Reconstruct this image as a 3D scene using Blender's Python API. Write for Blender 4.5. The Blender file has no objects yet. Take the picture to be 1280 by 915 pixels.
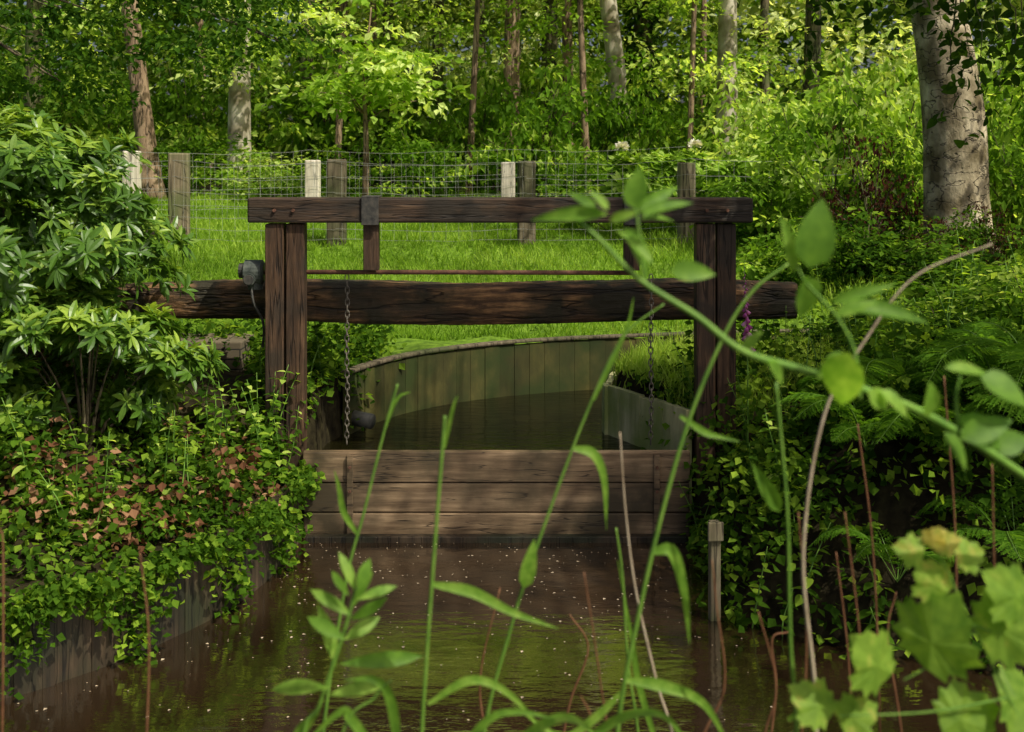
import bpy, math, random
import numpy as np
from mathutils import Vector
rng = np.random.default_rng(11)
random.seed(5)
scene = bpy.context.scene
COL = scene.collection
F = 1500.0; ZC = 2.2
def wp(px, py, Y):
    return ((px-640)*Y/F, Y, ZC-(py-200)*Y/F)
def xx(px, Y): return (px-640)*Y/F

# ------------------------------------------------------------------ materials
def new_mat(name):
    m = bpy.data.materials.new(name); m.use_nodes = True
    nt = m.node_tree; nt.nodes.clear()
    out = nt.nodes.new('ShaderNodeOutputMaterial')
    return m, nt, out
def ramp(nt, stops):
    r = nt.nodes.new('ShaderNodeValToRGB')
    e = r.color_ramp.elements
    while len(e) < len(stops): e.new(0.5)
    for i, (p, c) in enumerate(stops):
        e[i].position = p; e[i].color = (*c, 1)
    return r
def leaf_mat(name, dark, mid, light, trans=0.42, rough=0.45, tgain=1.9, spec=0.0, mottle=0.0, mid_at=.6):
    m, nt, out = new_mat(name); L = nt.links
    at = nt.nodes.new('ShaderNodeAttribute'); at.attribute_name = 'tint'
    r = ramp(nt, [(0.0, dark), (mid_at, mid), (1.0, light)])
    fac = at.outputs['Fac']
    if mottle:
        tc = nt.nodes.new('ShaderNodeTexCoord'); n = nt.nodes.new('ShaderNodeTexNoise'); n.inputs['Scale'].default_value = mottle; n.inputs['Detail'].default_value = 4
        L.new(tc.outputs['Object'], n.inputs['Vector'])
        mr = nt.nodes.new('ShaderNodeMapRange'); mr.inputs['From Min'].default_value = .3; mr.inputs['From Max'].default_value = .7; mr.inputs['To Min'].default_value = -.3; mr.inputs['To Max'].default_value = .3
        L.new(n.outputs['Fac'], mr.inputs[0])
        ad = nt.nodes.new('ShaderNodeMath'); L.new(fac, ad.inputs[0]); L.new(mr.outputs[0], ad.inputs[1]); fac = ad.outputs[0]
    L.new(fac, r.inputs[0])
    if spec > 0:
        p = nt.nodes.new('ShaderNodeBsdfPrincipled')
        p.inputs['Roughness'].default_value = rough
        p.inputs['Specular IOR Level'].default_value = spec
        L.new(r.outputs[0], p.inputs['Base Color'])
    else:
        p = nt.nodes.new('ShaderNodeBsdfDiffuse'); L.new(r.outputs[0], p.inputs['Color'])
    t = nt.nodes.new('ShaderNodeBsdfTranslucent')
    mul = nt.nodes.new('ShaderNodeMix'); mul.data_type = 'RGBA'; mul.blend_type = 'MULTIPLY'
    mul.inputs[0].default_value = 1.0
    L.new(r.outputs[0], mul.inputs[6]); mul.inputs[7].default_value = (tgain*1.15, tgain*1.1, tgain*0.5, 1)
    L.new(mul.outputs[2], t.inputs['Color'])
    mx = nt.nodes.new('ShaderNodeMixShader'); mx.inputs[0].default_value = trans
    L.new(p.outputs[0], mx.inputs[1]); L.new(t.outputs[0], mx.inputs[2])
    L.new(mx.outputs[0], out.inputs[0])
    return m
def surf_mat(name, c1, c2, c3=None, scale=(8, 8, 8), rough=0.8, bump=0.4, detail=8, blotch=None, blotch_scale=1.5, tint=True, spec=0.3, bdist=0.01, crack=None, cw=.02):
    m, nt, out = new_mat(name); L = nt.links
    tc = nt.nodes.new('ShaderNodeTexCoord'); mp = nt.nodes.new('ShaderNodeMapping')
    mp.inputs['Scale'].default_value = scale
    L.new(tc.outputs['Object'], mp.inputs[0])
    n = nt.nodes.new('ShaderNodeTexNoise'); n.inputs['Scale'].default_value = 1.0
    n.inputs['Detail'].default_value = detail; n.inputs['Roughness'].default_value = 0.65
    L.new(mp.outputs[0], n.inputs['Vector'])
    r = ramp(nt, [(0.3, c1), (0.5, c2), (0.72, c3 or c2)])
    L.new(n.outputs['Fac'], r.inputs[0])
    col = r.outputs[0]; hgt = n.outputs['Fac']
    def mixc(fac, a, b, mode='MIX'):
        mx = nt.nodes.new('ShaderNodeMix'); mx.data_type = 'RGBA'; mx.blend_type = mode
        if isinstance(fac, float): mx.inputs[0].default_value = fac
        else: L.new(fac, mx.inputs[0])
        L.new(a, mx.inputs[6])
        if isinstance(b, tuple): mx.inputs[7].default_value = (*b, 1)
        else: L.new(b, mx.inputs[7])
        return mx.outputs[2]
    if blotch:
        n2 = nt.nodes.new('ShaderNodeTexNoise'); n2.inputs['Scale'].default_value = blotch_scale; n2.inputs['Detail'].default_value = 5
        L.new(tc.outputs['Object'], n2.inputs['Vector'])
        r2 = ramp(nt, [(0.42, (0, 0, 0)), (0.62, (1, 1, 1))])
        L.new(n2.outputs['Fac'], r2.inputs[0])
        col = mixc(r2.outputs[0], col, blotch)
    if crack:
        mp2 = nt.nodes.new('ShaderNodeMapping'); mp2.inputs['Scale'].default_value = crack; mp2.inputs['Location'].default_value = (3.1, 1.7, 4.4)
        L.new(tc.outputs['Object'], mp2.inputs[0])
        n3 = nt.nodes.new('ShaderNodeTexNoise'); n3.inputs['Scale'].default_value = 1; n3.inputs['Detail'].default_value = 3
        L.new(mp2.outputs[0], n3.inputs['Vector'])
        s1 = nt.nodes.new('ShaderNodeMath'); s1.operation = 'SUBTRACT'; L.new(n3.outputs['Fac'], s1.inputs[0]); s1.inputs[1].default_value = .5
        s2 = nt.nodes.new('ShaderNodeMath'); s2.operation = 'ABSOLUTE'; L.new(s1.outputs[0], s2.inputs[0])
        s3 = nt.nodes.new('ShaderNodeMapRange'); s3.inputs['From Max'].default_value = cw; s3.inputs['To Min'].default_value = .22
        L.new(s2.outputs[0], s3.inputs[0])
        col = mixc(1.0, col, s3.outputs[0], 'MULTIPLY')
        s4 = nt.nodes.new('ShaderNodeMath'); s4.operation = 'MULTIPLY'; L.new(hgt, s4.inputs[0]); L.new(s3.outputs[0], s4.inputs[1]); hgt = s4.outputs[0]
    if tint:
        at = nt.nodes.new('ShaderNodeAttribute'); at.attribute_name = 'tint'
        mr = nt.nodes.new('ShaderNodeMapRange'); mr.inputs['To Min'].default_value = 0.7; mr.inputs['To Max'].default_value = 1.3
        L.new(at.outputs['Fac'], mr.inputs[0])
        col = mixc(1.0, col, mr.outputs[0], 'MULTIPLY')
    p = nt.nodes.new('ShaderNodeBsdfPrincipled'); p.inputs['Roughness'].default_value = rough
    p.inputs['Specular IOR Level'].default_value = spec
    L.new(col, p.inputs['Base Color'])
    b = nt.nodes.new('ShaderNodeBump'); b.inputs['Strength'].default_value = bump; b.inputs['Distance'].default_value = bdist
    L.new(hgt, b.inputs['Height']); L.new(b.outputs[0], p.inputs['Normal'])
    L.new(p.outputs[0], out.inputs[0])
    return m

M = {}
M['wood_leaf'] = leaf_mat('wood_leaf', (.022, .052, .007), (.115, .225, .020), (.50, .62, .13), trans=.5, tgain=2.0)  # lightest stop paints sun highlights onto some leaves
M['lime_leaf'] = leaf_mat('lime_leaf', (.07, .15, .012), (.22, .37, .035), (.64, .74, .26), trans=.48, tgain=1.5)  # pale end of the ramp stands in for sunlit leaf sheen
M['shade_leaf'] = leaf_mat('shade_leaf', (.012, .034, .006), (.045, .105, .012), (.22, .34, .045), trans=.45)  # shade on the left boughs put into a darker leaf colour
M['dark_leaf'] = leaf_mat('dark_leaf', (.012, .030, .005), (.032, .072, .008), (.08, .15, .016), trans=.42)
M['far_leaf'] = leaf_mat('far_leaf', (.02, .048, .007), (.16, .26, .04), (.74, .80, .42), trans=.5, tgain=1.6)  # near-white stop paints bright lit leaves into the far wood
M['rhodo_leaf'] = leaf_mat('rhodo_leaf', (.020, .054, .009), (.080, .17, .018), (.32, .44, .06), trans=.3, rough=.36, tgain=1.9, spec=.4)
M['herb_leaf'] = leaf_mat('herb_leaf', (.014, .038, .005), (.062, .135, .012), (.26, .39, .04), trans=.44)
M['fern_leaf'] = leaf_mat('fern_leaf', (.035, .09, .010), (.080, .18, .016), (.16, .29, .03), trans=.48)
M['front_leaf'] = leaf_mat('front_leaf', (.08, .18, .020), (.16, .31, .035), (.28, .44, .07), trans=.52, rough=.5, spec=.2, mottle=70)
M['maple_leaf'] = leaf_mat('maple_leaf', (.11, .22, .025), (.24, .38, .05), (.54, .47, .12), trans=.52, rough=.5, spec=.15, mottle=60)
M['purple_leaf'] = leaf_mat('purple_leaf', (.020, .009, .008), (.05, .018, .015), (.09, .04, .02), trans=.35, tgain=1.3)
M['grass_blade'] = leaf_mat('grass_blade', (.06, .135, .012), (.18, .30, .028), (.40, .52, .10), trans=.42)
M['dead_leaf'] = leaf_mat('dead_leaf', (.05, .022, .012), (.15, .07, .035), (.38, .22, .12), trans=.2, tgain=1.0)
M['green_stem'] = surf_mat('green_stem', (.06, .14, .02), (.12, .24, .03), (.18, .30, .05), (20, 20, 20), .5, .1)
M['dry_stem'] = surf_mat('dry_stem', (.25, .18, .11), (.40, .32, .22), (.5, .42, .3), (20, 20, 20), .7, .2)
M['brown_stem'] = surf_mat('brown_stem', (.08, .03, .012), (.16, .07, .03), (.22, .11, .05), (20, 20, 20), .7, .2)
M['frame_wood'] = surf_mat('frame_wood', (.020, .011, .006), (.066, .036, .019), (.16, .090, .048), (30, 30, 3), .65, .9, bdist=.01, crack=(20, 20, 1.1), cw=.025, blotch=(.032, .022, .014), blotch_scale=4)
M['frame_wood_h'] = surf_mat('frame_wood_h', (.017, .010, .006), (.052, .031, .018), (.15, .088, .046), (3, 30, 30), .65, .9, bdist=.01, crack=(1.1, 20, 20), cw=.025, blotch=(.026, .020, .013), blotch_scale=4)
M['log_wood'] = surf_mat('log_wood', (.014, .008, .004), (.090, .048, .022), (.50, .27, .11), (2.4, 20, 20), .7, .9, bdist=.03, blotch=(.028, .024, .012), blotch_scale=3.2, crack=(1.2, 10, 10), cw=.028)
M['weir_wood'] = surf_mat('weir_wood', (.070, .044, .023), (.175, .117, .065), (.34, .24, .14), (2, 20, 25), .6, .5, blotch=(.045, .034, .018), blotch_scale=2.6, bdist=.006, crack=(1.0, 16, 16), cw=.012)
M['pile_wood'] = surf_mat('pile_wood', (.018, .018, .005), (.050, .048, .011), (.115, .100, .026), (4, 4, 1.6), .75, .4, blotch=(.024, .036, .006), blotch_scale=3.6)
M['pile_wood_sunlit'] = surf_mat('pile_wood_sunlit', (.24, .23, .11), (.44, .41, .21), (.60, .55, .33), (14, 14, 2), .75, .4, blotch=(.22, .26, .07), blotch_scale=3)  # sunlight put into the plank colour, the sun does not reach this wall
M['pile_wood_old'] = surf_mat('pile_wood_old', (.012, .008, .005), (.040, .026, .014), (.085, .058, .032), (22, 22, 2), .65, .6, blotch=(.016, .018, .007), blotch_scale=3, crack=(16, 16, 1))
M['post_wood'] = surf_mat('post_wood', (.08, .065, .04), (.17, .135, .085), (.31, .26, .17), (25, 25, 2), .85, .6, blotch=(.09, .10, .04), blotch_scale=2.5, crack=(12, 12, .8), cw=.03)
M['post_wood_pale'] = surf_mat('post_wood_pale', (.34, .30, .22), (.50, .45, .36), (.65, .60, .50), (25, 25, 2), .85, .5, crack=(12, 12, .8), cw=.02)
M['bark'] = surf_mat('bark', (.05, .035, .022), (.14, .105, .065), (.28, .22, .14), (9, 9, 2), .9, 1.0, blotch=(.08, .10, .03), blotch_scale=1.2, bdist=.04, crack=(8, 8, 1.5), cw=.05)
M['bark_warm'] = surf_mat('bark_warm', (.11, .07, .04), (.25, .17, .105), (.38, .28, .18), (9, 9, 2), .9, 1.0, bdist=.04, crack=(8, 8, 1.5), cw=.04)
M['bark_pale'] = surf_mat('bark_pale', (.28, .23, .16), (.54, .48, .38), (.70, .65, .54), (6, 6, 2), .85, .6, blotch=(.18, .15, .09), blotch_scale=1.8, bdist=.02)  # bark lightened so sunlight on the trunks is in its colour
M['bark_beech'] = surf_mat('bark_beech', (.14, .11, .06), (.46, .39, .25), (.66, .58, .40), (6, 6, 3), .8, 1.0, blotch=(.12, .095, .045), blotch_scale=3.0, bdist=.04, crack=(5, 5, 9), cw=.018)
M['rust'] = surf_mat('rust', (.05, .025, .015), (.11, .05, .03), (.17, .08, .045), (30, 30, 30), .75, .4)
M['dark_steel'] = surf_mat('dark_steel', (.02, .02, .02), (.05, .048, .042), (.09, .08, .065), (30, 30, 30), .5, .3)
M['chain_steel'] = surf_mat('chain_steel', (.05, .045, .035), (.11, .095, .075), (.19, .17, .13), (30, 30, 30), .5, .3)
M['gear_paint'] = surf_mat('gear_paint', (.025, .032, .026), (.055, .065, .055), (.10, .11, .09), (25, 25, 25), .5, .3)
M['wire'] = surf_mat('wire', (.16, .16, .14), (.26, .26, .23), (.36, .36, .33), (9, 9, 9), .5, .1)
M['white_petal'] = leaf_mat('white_petal', (.65, .62, .52), (.78, .76, .66), (.85, .84, .76), trans=.3, tgain=1)
M['purple_petal'] = leaf_mat('purple_petal', (.36, .08, .30), (.54, .18, .45), (.72, .40, .64), trans=.4, tgain=1.2)
M['plastic_pipe'] = surf_mat('plastic_pipe', (.05, .05, .04), (.09, .09, .075), (.14, .14, .11), (20, 20, 20), .5, .1)
M['stone'] = surf_mat('stone', (.03, .02, .018), (.07, .05, .045), (.12, .10, .09), (20, 20, 20), .9, .8)

def ground_material():
    m, nt, out = new_mat('ground_soil_grass'); L = nt.links
    tc = nt.nodes.new('ShaderNodeTexCoord')
    n = nt.nodes.new('ShaderNodeTexNoise'); n.inputs['Scale'].default_value = 14; n.inputs['Detail'].default_value = 9
    L.new(tc.outputs['Object'], n.inputs['Vector'])
    soil = ramp(nt, [(.3, (.008, .006, .003)), (.55, (.022, .018, .008)), (.75, (.040, .036, .014))])
    gr = ramp(nt, [(.3, (.05, .10, .01)), (.55, (.12, .21, .018)), (.75, (.17, .28, .03))])
    L.new(n.outputs['Fac'], soil.inputs[0]); L.new(n.outputs['Fac'], gr.inputs[0])
    at = nt.nodes.new('ShaderNodeAttribute'); at.attribute_name = 'tint'
    mx = nt.nodes.new('ShaderNodeMix'); mx.data_type = 'RGBA'
    L.new(at.outputs['Fac'], mx.inputs[0]); L.new(soil.outputs[0], mx.inputs[6]); L.new(gr.outputs[0], mx.inputs[7])
    p = nt.nodes.new('ShaderNodeBsdfPrincipled'); p.inputs['Roughness'].default_value = .95
    p.inputs['Specular IOR Level'].default_value = .1
    L.new(mx.outputs[2], p.inputs['Base Color'])
    b = nt.nodes.new('ShaderNodeBump'); b.inputs['Strength'].default_value = .8; b.inputs['Distance'].default_value = .03
    L.new(n.outputs['Fac'], b.inputs['Height']); L.new(b.outputs[0], p.inputs['Normal'])
    L.new(p.outputs[0], out.inputs[0]); return m
M['ground'] = ground_material()

def water_material(name, base, bump=.05, ior=1.5, rough=.02):
    m, nt, out = new_mat(name); L = nt.links
    tc = nt.nodes.new('ShaderNodeTexCoord')
    n = nt.nodes.new('ShaderNodeTexNoise'); n.inputs['Scale'].default_value = 7; n.inputs['Detail'].default_value = 4
    mp = nt.nodes.new('ShaderNodeMapping'); mp.inputs['Scale'].default_value = (1, 2.4, 1)
    L.new(tc.outputs['Object'], mp.inputs[0]); L.new(mp.outputs[0], n.inputs['Vector'])
    n2 = nt.nodes.new('ShaderNodeTexNoise'); n2.inputs['Scale'].default_value = 1.3; n2.inputs['Detail'].default_value = 6
    L.new(tc.outputs['Object'], n2.inputs['Vector'])
    r = ramp(nt, [(.35, base), (.65, tuple(c*1.8 for c in base))])
    L.new(n2.outputs['Fac'], r.inputs[0])
    p = nt.nodes.new('ShaderNodeBsdfPrincipled'); p.inputs['Roughness'].default_value = rough
    p.inputs['IOR'].default_value = ior
    L.new(r.outputs[0], p.inputs['Base Color'])
    b = nt.nodes.new('ShaderNodeBump'); b.inputs['Strength'].default_value = bump; b.inputs['Distance'].default_value = .05
    L.new(n.outputs['Fac'], b.inputs['Height']); L.new(b.outputs[0], p.inputs['Normal'])
    L.new(p.outputs[0], out.inputs[0]); return m
M['water'] = water_material('brown_water', (.014, .008, .0035), .055, 3.6, .04)
M['water_up'] = water_material('olive_water', (.005, .0045, .0012), .16, 1.35)

def brick_material():
    m, nt, out = new_mat('old_brick'); L = nt.links
    tc = nt.nodes.new('ShaderNodeTexCoord')
    mp = nt.nodes.new('ShaderNodeMapping'); mp.inputs['Rotation'].default_value = (math.radians(90), 0, 0)
    L.new(tc.outputs['Object'], mp.inputs[0])
    b = nt.nodes.new('ShaderNodeTexBrick'); b.inputs['Scale'].default_value = 1
    b.inputs['Brick Width'].default_value = .2; b.inputs['Row Height'].default_value = .065; b.inputs['Mortar Size'].default_value = .005
    b.inputs['Color1'].default_value = (.13, .10, .06, 1); b.inputs['Color2'].default_value = (.085, .07, .042, 1); b.inputs['Mortar'].default_value = (.02, .018, .012, 1)
    L.new(mp.outputs[0], b.inputs['Vector'])
    p = nt.nodes.new('ShaderNodeBsdfPrincipled'); p.inputs['Roughness'].default_value = .9
    L.new(b.outputs[0], p.inputs['Base Color'])
    bp = nt.nodes.new('ShaderNodeBump'); bp.inputs['Strength'].default_value = .6; bp.invert = True; bp.inputs['Distance'].default_value = .01
    L.new(b.outputs['Fac'], bp.inputs['Height']); L.new(bp.outputs[0], p.inputs['Normal'])
    L.new(p.outputs[0], out.inputs[0]); return m
M['brick'] = brick_material()

# ------------------------------------------------------------------ mesh accumulators
class Acc:
    def __init__(s): s.V = []; s.T = []; s.C = []; s.Mi = []; s.n = 0
    def add(s, V, T, tint=.5, mi=0):
        V = np.asarray(V, float); T = np.asarray(T, int)
        s.V.append(V); s.T.append(T+s.n); s.n += len(V)
        s.C.append(np.broadcast_to(np.asarray(tint, float), (len(V),)).copy())
        s.Mi.append(np.full(len(T), mi, int))
    def obj(s, name, mats, smooth=False, parent=None, link=True):
        V = np.concatenate(s.V); T = np.concatenate(s.T); C = np.concatenate(s.C); Mi = np.concatenate(s.Mi)
        me = bpy.data.meshes.new(name)
        me.vertices.add(len(V)); me.vertices.foreach_set('co', V.astype(np.float32).ravel())
        me.loops.add(len(T)*3); me.loops.foreach_set('vertex_index', T.astype(np.int32).ravel())
        me.polygons.add(len(T)); me.polygons.foreach_set('loop_start', np.arange(len(T), dtype=np.int32)*3)
        me.polygons.foreach_set('material_index', Mi.astype(np.int32))
        me.polygons.foreach_set('use_smooth', np.full(len(T), smooth))
        me.update(calc_edges=True)
        a = me.attributes.new('tint', 'FLOAT', 'POINT'); a.data.foreach_set('value', C.astype(np.float32))
        for k in (mats if isinstance(mats, (list, tuple)) else [mats]): me.materials.append(M[k])
        o = bpy.data.objects.new(name, me)
        if link: COL.objects.link(o)
        if parent: o.parent = parent
        return o
def info(o, label, cat, group=None, kind=None):
    o['label'] = label; o['category'] = cat
    if group: o['group'] = group
    if kind: o['kind'] = kind
    return o
def empty(name, loc=(0, 0, 0)):
    o = bpy.data.objects.new(name, None); o.location = loc; o.empty_display_size = .2
    COL.objects.link(o); return o
def norm(a): return a/np.maximum(np.linalg.norm(a, axis=-1, keepdims=True), 1e-9)

def smooth_path(P, n):
    P = np.asarray(P, float); m = len(P)
    if m < 3:
        t = np.linspace(0, 1, n)[:, None]; return P[0]*(1-t)+P[-1]*t
    Q = np.vstack([2*P[0]-P[1], P, 2*P[-1]-P[-2]])
    out = []
    for u in np.linspace(0, m-1-1e-6, n):
        i = int(u); t = u-i
        a, b, c, d = Q[i], Q[i+1], Q[i+2], Q[i+3]
        out.append(.5*((2*b)+(-a+c)*t+(2*a-5*b+4*c-d)*t*t+(-a+3*b-3*c+d)*t**3))
    return np.array(out)
def tube(acc, path, radii, segs=8, tint=.5, mi=0, wob=0.0, power=2.0, squash=(1, 1)):
    P = np.asarray(path, float); n = len(P)
    R = np.interp(np.linspace(0, 1, n), np.linspace(0, 1, len(np.atleast_1d(radii))), np.atleast_1d(radii)) if np.ndim(radii) else np.full(n, radii)
    Tn = norm(np.gradient(P, axis=0))
    ref = np.array([0, 0, 1.]) if abs(Tn[:, 2]).mean() < .8 else np.array([0, 1., 0])
    A = norm(np.cross(Tn, ref)); B = np.cross(A, Tn)
    th = np.linspace(0, 2*math.pi, segs, endpoint=False)+math.pi/segs
    c, s = np.cos(th), np.sin(th)
    rr = (abs(c)**power+abs(s)**power)**(-1/power)
    V = P[:, None]+R[:, None, None]*((rr*c)[None, :, None]*A[:, None]*squash[0]+(rr*s)[None, :, None]*B[:, None]*squash[1])
    if wob:
        ph = rng.random(6)*6
        t = np.arange(n)[:, None]/n
        w = np.sin(th*3+ph[0]+t*9)*.5+np.sin(th*2+ph[1]-t*15)*.5+np.sin(th*5+ph[2]+t*31)*.35+rng.normal(0, .25, (n, segs))
        V = P[:, None]+(V-P[:, None])*(1+wob*w[..., None])
    V = V.reshape(-1, 3)
    i = np.arange(n-1)[:, None]*segs; j = np.arange(segs)[None]; k = (j+1) % segs
    a, b, c2, d = i+j, i+k, i+segs+k, i+segs+j
    T = np.concatenate([np.stack([a, b, c2], -1).reshape(-1, 3), np.stack([a, c2, d], -1).reshape(-1, 3)])
    V = np.vstack([V, P[:1], P[-1:]]); e0, e1 = n*segs, n*segs+1
    jj = np.arange(segs); kk = (jj+1) % segs
    T = np.vstack([T, np.stack([np.full(segs, e0), kk, jj], -1), np.stack([np.full(segs, e1), (n-1)*segs+jj, (n-1)*segs+kk], -1)])
    acc.add(V, T, tint, mi)

def t_simple(w=.55):
    return (np.array([(0, 0, 0), (w/2, .42, .07), (0, 1, -.08), (-w/2, .42, .07)]), np.array([(0, 1, 2), (0, 2, 3)]))
def t_leaf(w=.45, droop=.25, fold=.12, peak=.42, n=6):
    ts = np.linspace(0, 1, n+1); V = []; T = []
    for t in ts:
        pr = (math.sin(math.pi*t**(math.log(.5)/math.log(peak))))**.8 if 0 < t < 1 else 0.02
        hw = w/2*pr; z = -droop*t*t
        V += [(-hw, t, z+fold*pr*w), (0, t, z), (hw, t, z+fold*pr*w)]
    for i in range(n):
        a = i*3
        for k in (0, 1):
            T += [(a+k, a+k+1, a+k+4), (a+k, a+k+4, a+k+3)]
    return np.array(V), np.array(T)
def t_maple():
    out = [(0, 0), (.12, .0), (.36, -.04), (.33, .08), (.54, .14), (.46, .26), (.64, .44), (.53, .47), (.50, .60), (.37, .58), (.34, .68), (.29, .84), (.17, .86), (.0, 1.05)]
    pts = out+[(-x*.95, y+.03) for x, y in out[-2:0:-1]]
    V = [(0, .32, 0)]+[(x, y, -.3*(x*x)-.22*(y-.3)**2+.04*math.sin(9*x+5*y)) for x, y in pts]
    n = len(pts)
    return np.array(V, float), np.array([(0, 1+i, 1+(i+1) % n) for i in range(n)])
def put(acc, tmpl, pos, axis, nrm, size, tint=None, mi=0, wscale=None):
    TV, TT = tmpl; N = len(pos)
    if N == 0: return
    a = norm(axis); x = norm(np.cross(a, nrm)); z = np.cross(x, a)
    size = np.broadcast_to(size, (N,))
    ws = np.ones(N) if wscale is None else wscale
    V = pos[:, None]+size[:, None, None]*(TV[None, :, 0, None]*x[:, None]*ws[:, None, None]+TV[None, :, 1, None]*a[:, None]+TV[None, :, 2, None]*z[:, None])
    k = len(TV)
    T = (TT[None]+(np.arange(N)*k)[:, None, None]).reshape(-1, 3)
    if tint is None: tint = rng.random(N)
    acc.add(V.reshape(-1, 3), T, np.repeat(np.clip(tint, 0, 1), k), mi)
SIMPLE = t_simple(.6); ROUND = t_simple(.85); NARROW = t_simple(.22)
LONG = t_leaf(.30, .22, .10, .55, 5); RLEAF = t_leaf(.27, .18, .14, .55, 5); OVATE = t_leaf(.62, .22, .12, .38, 6); MAPLE = t_maple()

def cloud(acc, centres, rad, n, size, tmpl=SIMPLE, flat=.3, droop=.35, jit=.55, tbias=0., mi=0, tvar=.5):
    C = np.repeat(centres, n, axis=0); N = len(C)
    R = np.repeat(np.broadcast_to(rad, (len(centres),)), n)
    ang = rng.random(N)*2*math.pi; rr = np.sqrt(rng.random(N))
    el = 1+.5*np.sin(np.repeat(rng.random(len(centres))*6.3, n)+ang*2)
    d = np.stack([np.cos(ang), np.sin(ang), np.zeros(N)], -1)
    pos = C+d*(rr*R*el)[:, None]
    pos[:, 2] += rng.normal(0, 1, N)*flat*R*.5-droop*R*rr**2
    axis = d+rng.normal(0, .6, (N, 3)); axis[:, 2] -= .35
    nrm = np.array([0, 0, 1.])+rng.normal(0, jit, (N, 3))
    tc = np.repeat(rng.random(len(centres)), n)
    tint = tvar*tc+(1-tvar)*rng.random(N)+tbias
    put(acc, tmpl, pos, axis, nrm, size*(.65+.7*rng.random(N)), tint, mi)

# ------------------------------------------------------------------ terrain
def ss(v, a, b):
    t = np.clip((v-a)/(b-a), 0, 1); return t*t*(3-2*t)
LEFTW = [(-1.22, 7.08), (-1.25, 6.5), (-1.36, 5.95), (-1.60, 5.45), (-1.86, 5.10), (-2.15, 4.85), (-3.2, 4.3), (-5, 3.8)]
RIGHTB = [(1.03, 7.08), (1.0, 6.3), (.98, 5.8), (1.3, 5.4), (2.0, 5.05), (3.5, 4.6), (5.5, 4.2)]
OUTER = [(-1.16, 7.08), (-1.12, 7.6), (-.98, 8.1), (-.70, 8.6), (-.24, 9.02), (.37, 9.32), (1.02, 9.5), (2.2, 9.75), (4.5, 9.9)]
def sp2(P, n):
    q = smooth_path([(x, y, 0) for x, y in P], n); return q[:, :2]
def lin2(P, n):
    P = np.array(P, float); L = np.r_[0, np.cumsum(np.linalg.norm(np.diff(P, axis=0), axis=1))]; s = np.linspace(0, L[-1], n)
    return np.stack([np.interp(s, L, P[:, 0]), np.interp(s, L, P[:, 1])], -1)
lw = sp2(LEFTW, 40); rb = sp2(RIGHTB, 30); ow = sp2(OUTER, 50)
iw = np.vstack([lin2([(1.03, 7.08), (.60, 7.92)], 12), sp2([(.62, 7.98), (.74, 8.45), (1.1, 8.78), (2.0, 8.95), (4.5, 8.95)], 30)])
pond = np.vstack([lw, [(-5, 3.3), (5.5, 3.3)], rb[::-1]])
chan = np.vstack([ow, iw[::-1]])
def sdist(P, poly):
    A = poly; B = np.roll(poly, -1, 0)
    best = np.full(len(P), 1e9); ins = np.zeros(len(P), bool)
    for a, b in zip(A, B):
        ab = b-a; L2 = ab@ab
        if L2 < 1e-12: continue
        t = np.clip(((P-a)@ab)/L2, 0, 1)
        best = np.minimum(best, np.linalg.norm(P-(a+t[:, None]*ab), axis=1))
        c = ((a[1] > P[:, 1]) != (b[1] > P[:, 1]))
        if b[1] != a[1]:
            ins ^= c & (P[:, 0] < (b[0]-a[0])*(P[:, 1]-a[1])/(b[1]-a[1])+a[0])
    return np.where(ins, -best, best)
def height(x, y):
    x = np.asarray(x, float); y = np.asarray(y, float)
    P = np.stack([x, y], -1)
    dp = np.full(len(P), 5.); du = np.full(len(P), 5.)
    m = (abs(x) < 8) & (y > 1) & (y < 12)
    if m.any(): dp[m] = sdist(P[m], pond); du[m] = sdist(P[m], chan)
    far = np.interp(y, [9.5, 14, 18, 30, 60, 400], [.8, 1.22, 1.46, 1.7, 2.0, 2.0])
    left = .36+.5*ss(dp, 0, 1.3); right = .16+.72*ss(dp, 0, .95)+.3*ss(x, 2.2, 4)
    side = np.where(x < 0, left, right)
    up = far+.22*ss(x, 1.7, 3.5)*(1-ss(y, 11, 15))+.12*ss(-x, 1.6, 3.5)*(1-ss(y, 9, 12))
    w = ss(y, 6.7, 7.5)
    bank = side*(1-w)+up*w
    bank = np.where(y < 3.9, .55, bank)
    bank = bank+.03*np.sin(x*3.1+y*1.7)*np.sin(y*2.3-x)+.015*np.sin(x*9+y*5)
    nat = (x > .5) & (y < 7.0)
    kp = np.where(nat | (y < 3.9), ss(dp, -.2, .3), ss(dp, 0.0, .07))
    k = np.minimum(kp, ss(du, 0, .07))
    return -.45*(1-k)+bank*k
def hz(x, y): return float(height(np.array([x]), np.array([y]))[0])
def axis_coords(lo, hi, a, b, step):
    mid = list(np.arange(a, b, step)); out = []
    v = b; s = step
    while v < hi: out.append(v); s *= 1.15; v += s
    out.append(hi)
    low = []; v = a-step; s = step
    while v > lo: low.append(v); s *= 1.15; v -= s
    low.append(lo)
    return np.array(low[::-1]+mid+out)
gx = axis_coords(-300, 300, -3.6, 4.2, .06); gy = axis_coords(-60, 500, 3.0, 10.6, .06)
GX, GY = np.meshgrid(gx, gy); Z = height(GX.ravel(), GY.ravel())
nx, ny = len(gx), len(gy)
i, j = np.meshgrid(np.arange(nx-1), np.arange(ny-1)); a = (j*nx+i).ravel()
T = np.vstack([np.stack([a, a+1, a+nx+1], -1), np.stack([a, a+nx+1, a+nx], -1)])
grassy = ss(GY.ravel(), 8.0, 9.3)*(1-ss(GY.ravel(), 20, 25))*(1-.8*ss(GX.ravel(), 2.2, 4.5))
ac = Acc(); ac.add(np.stack([GX.ravel(), GY.ravel(), Z], -1), T, grassy)
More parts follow.
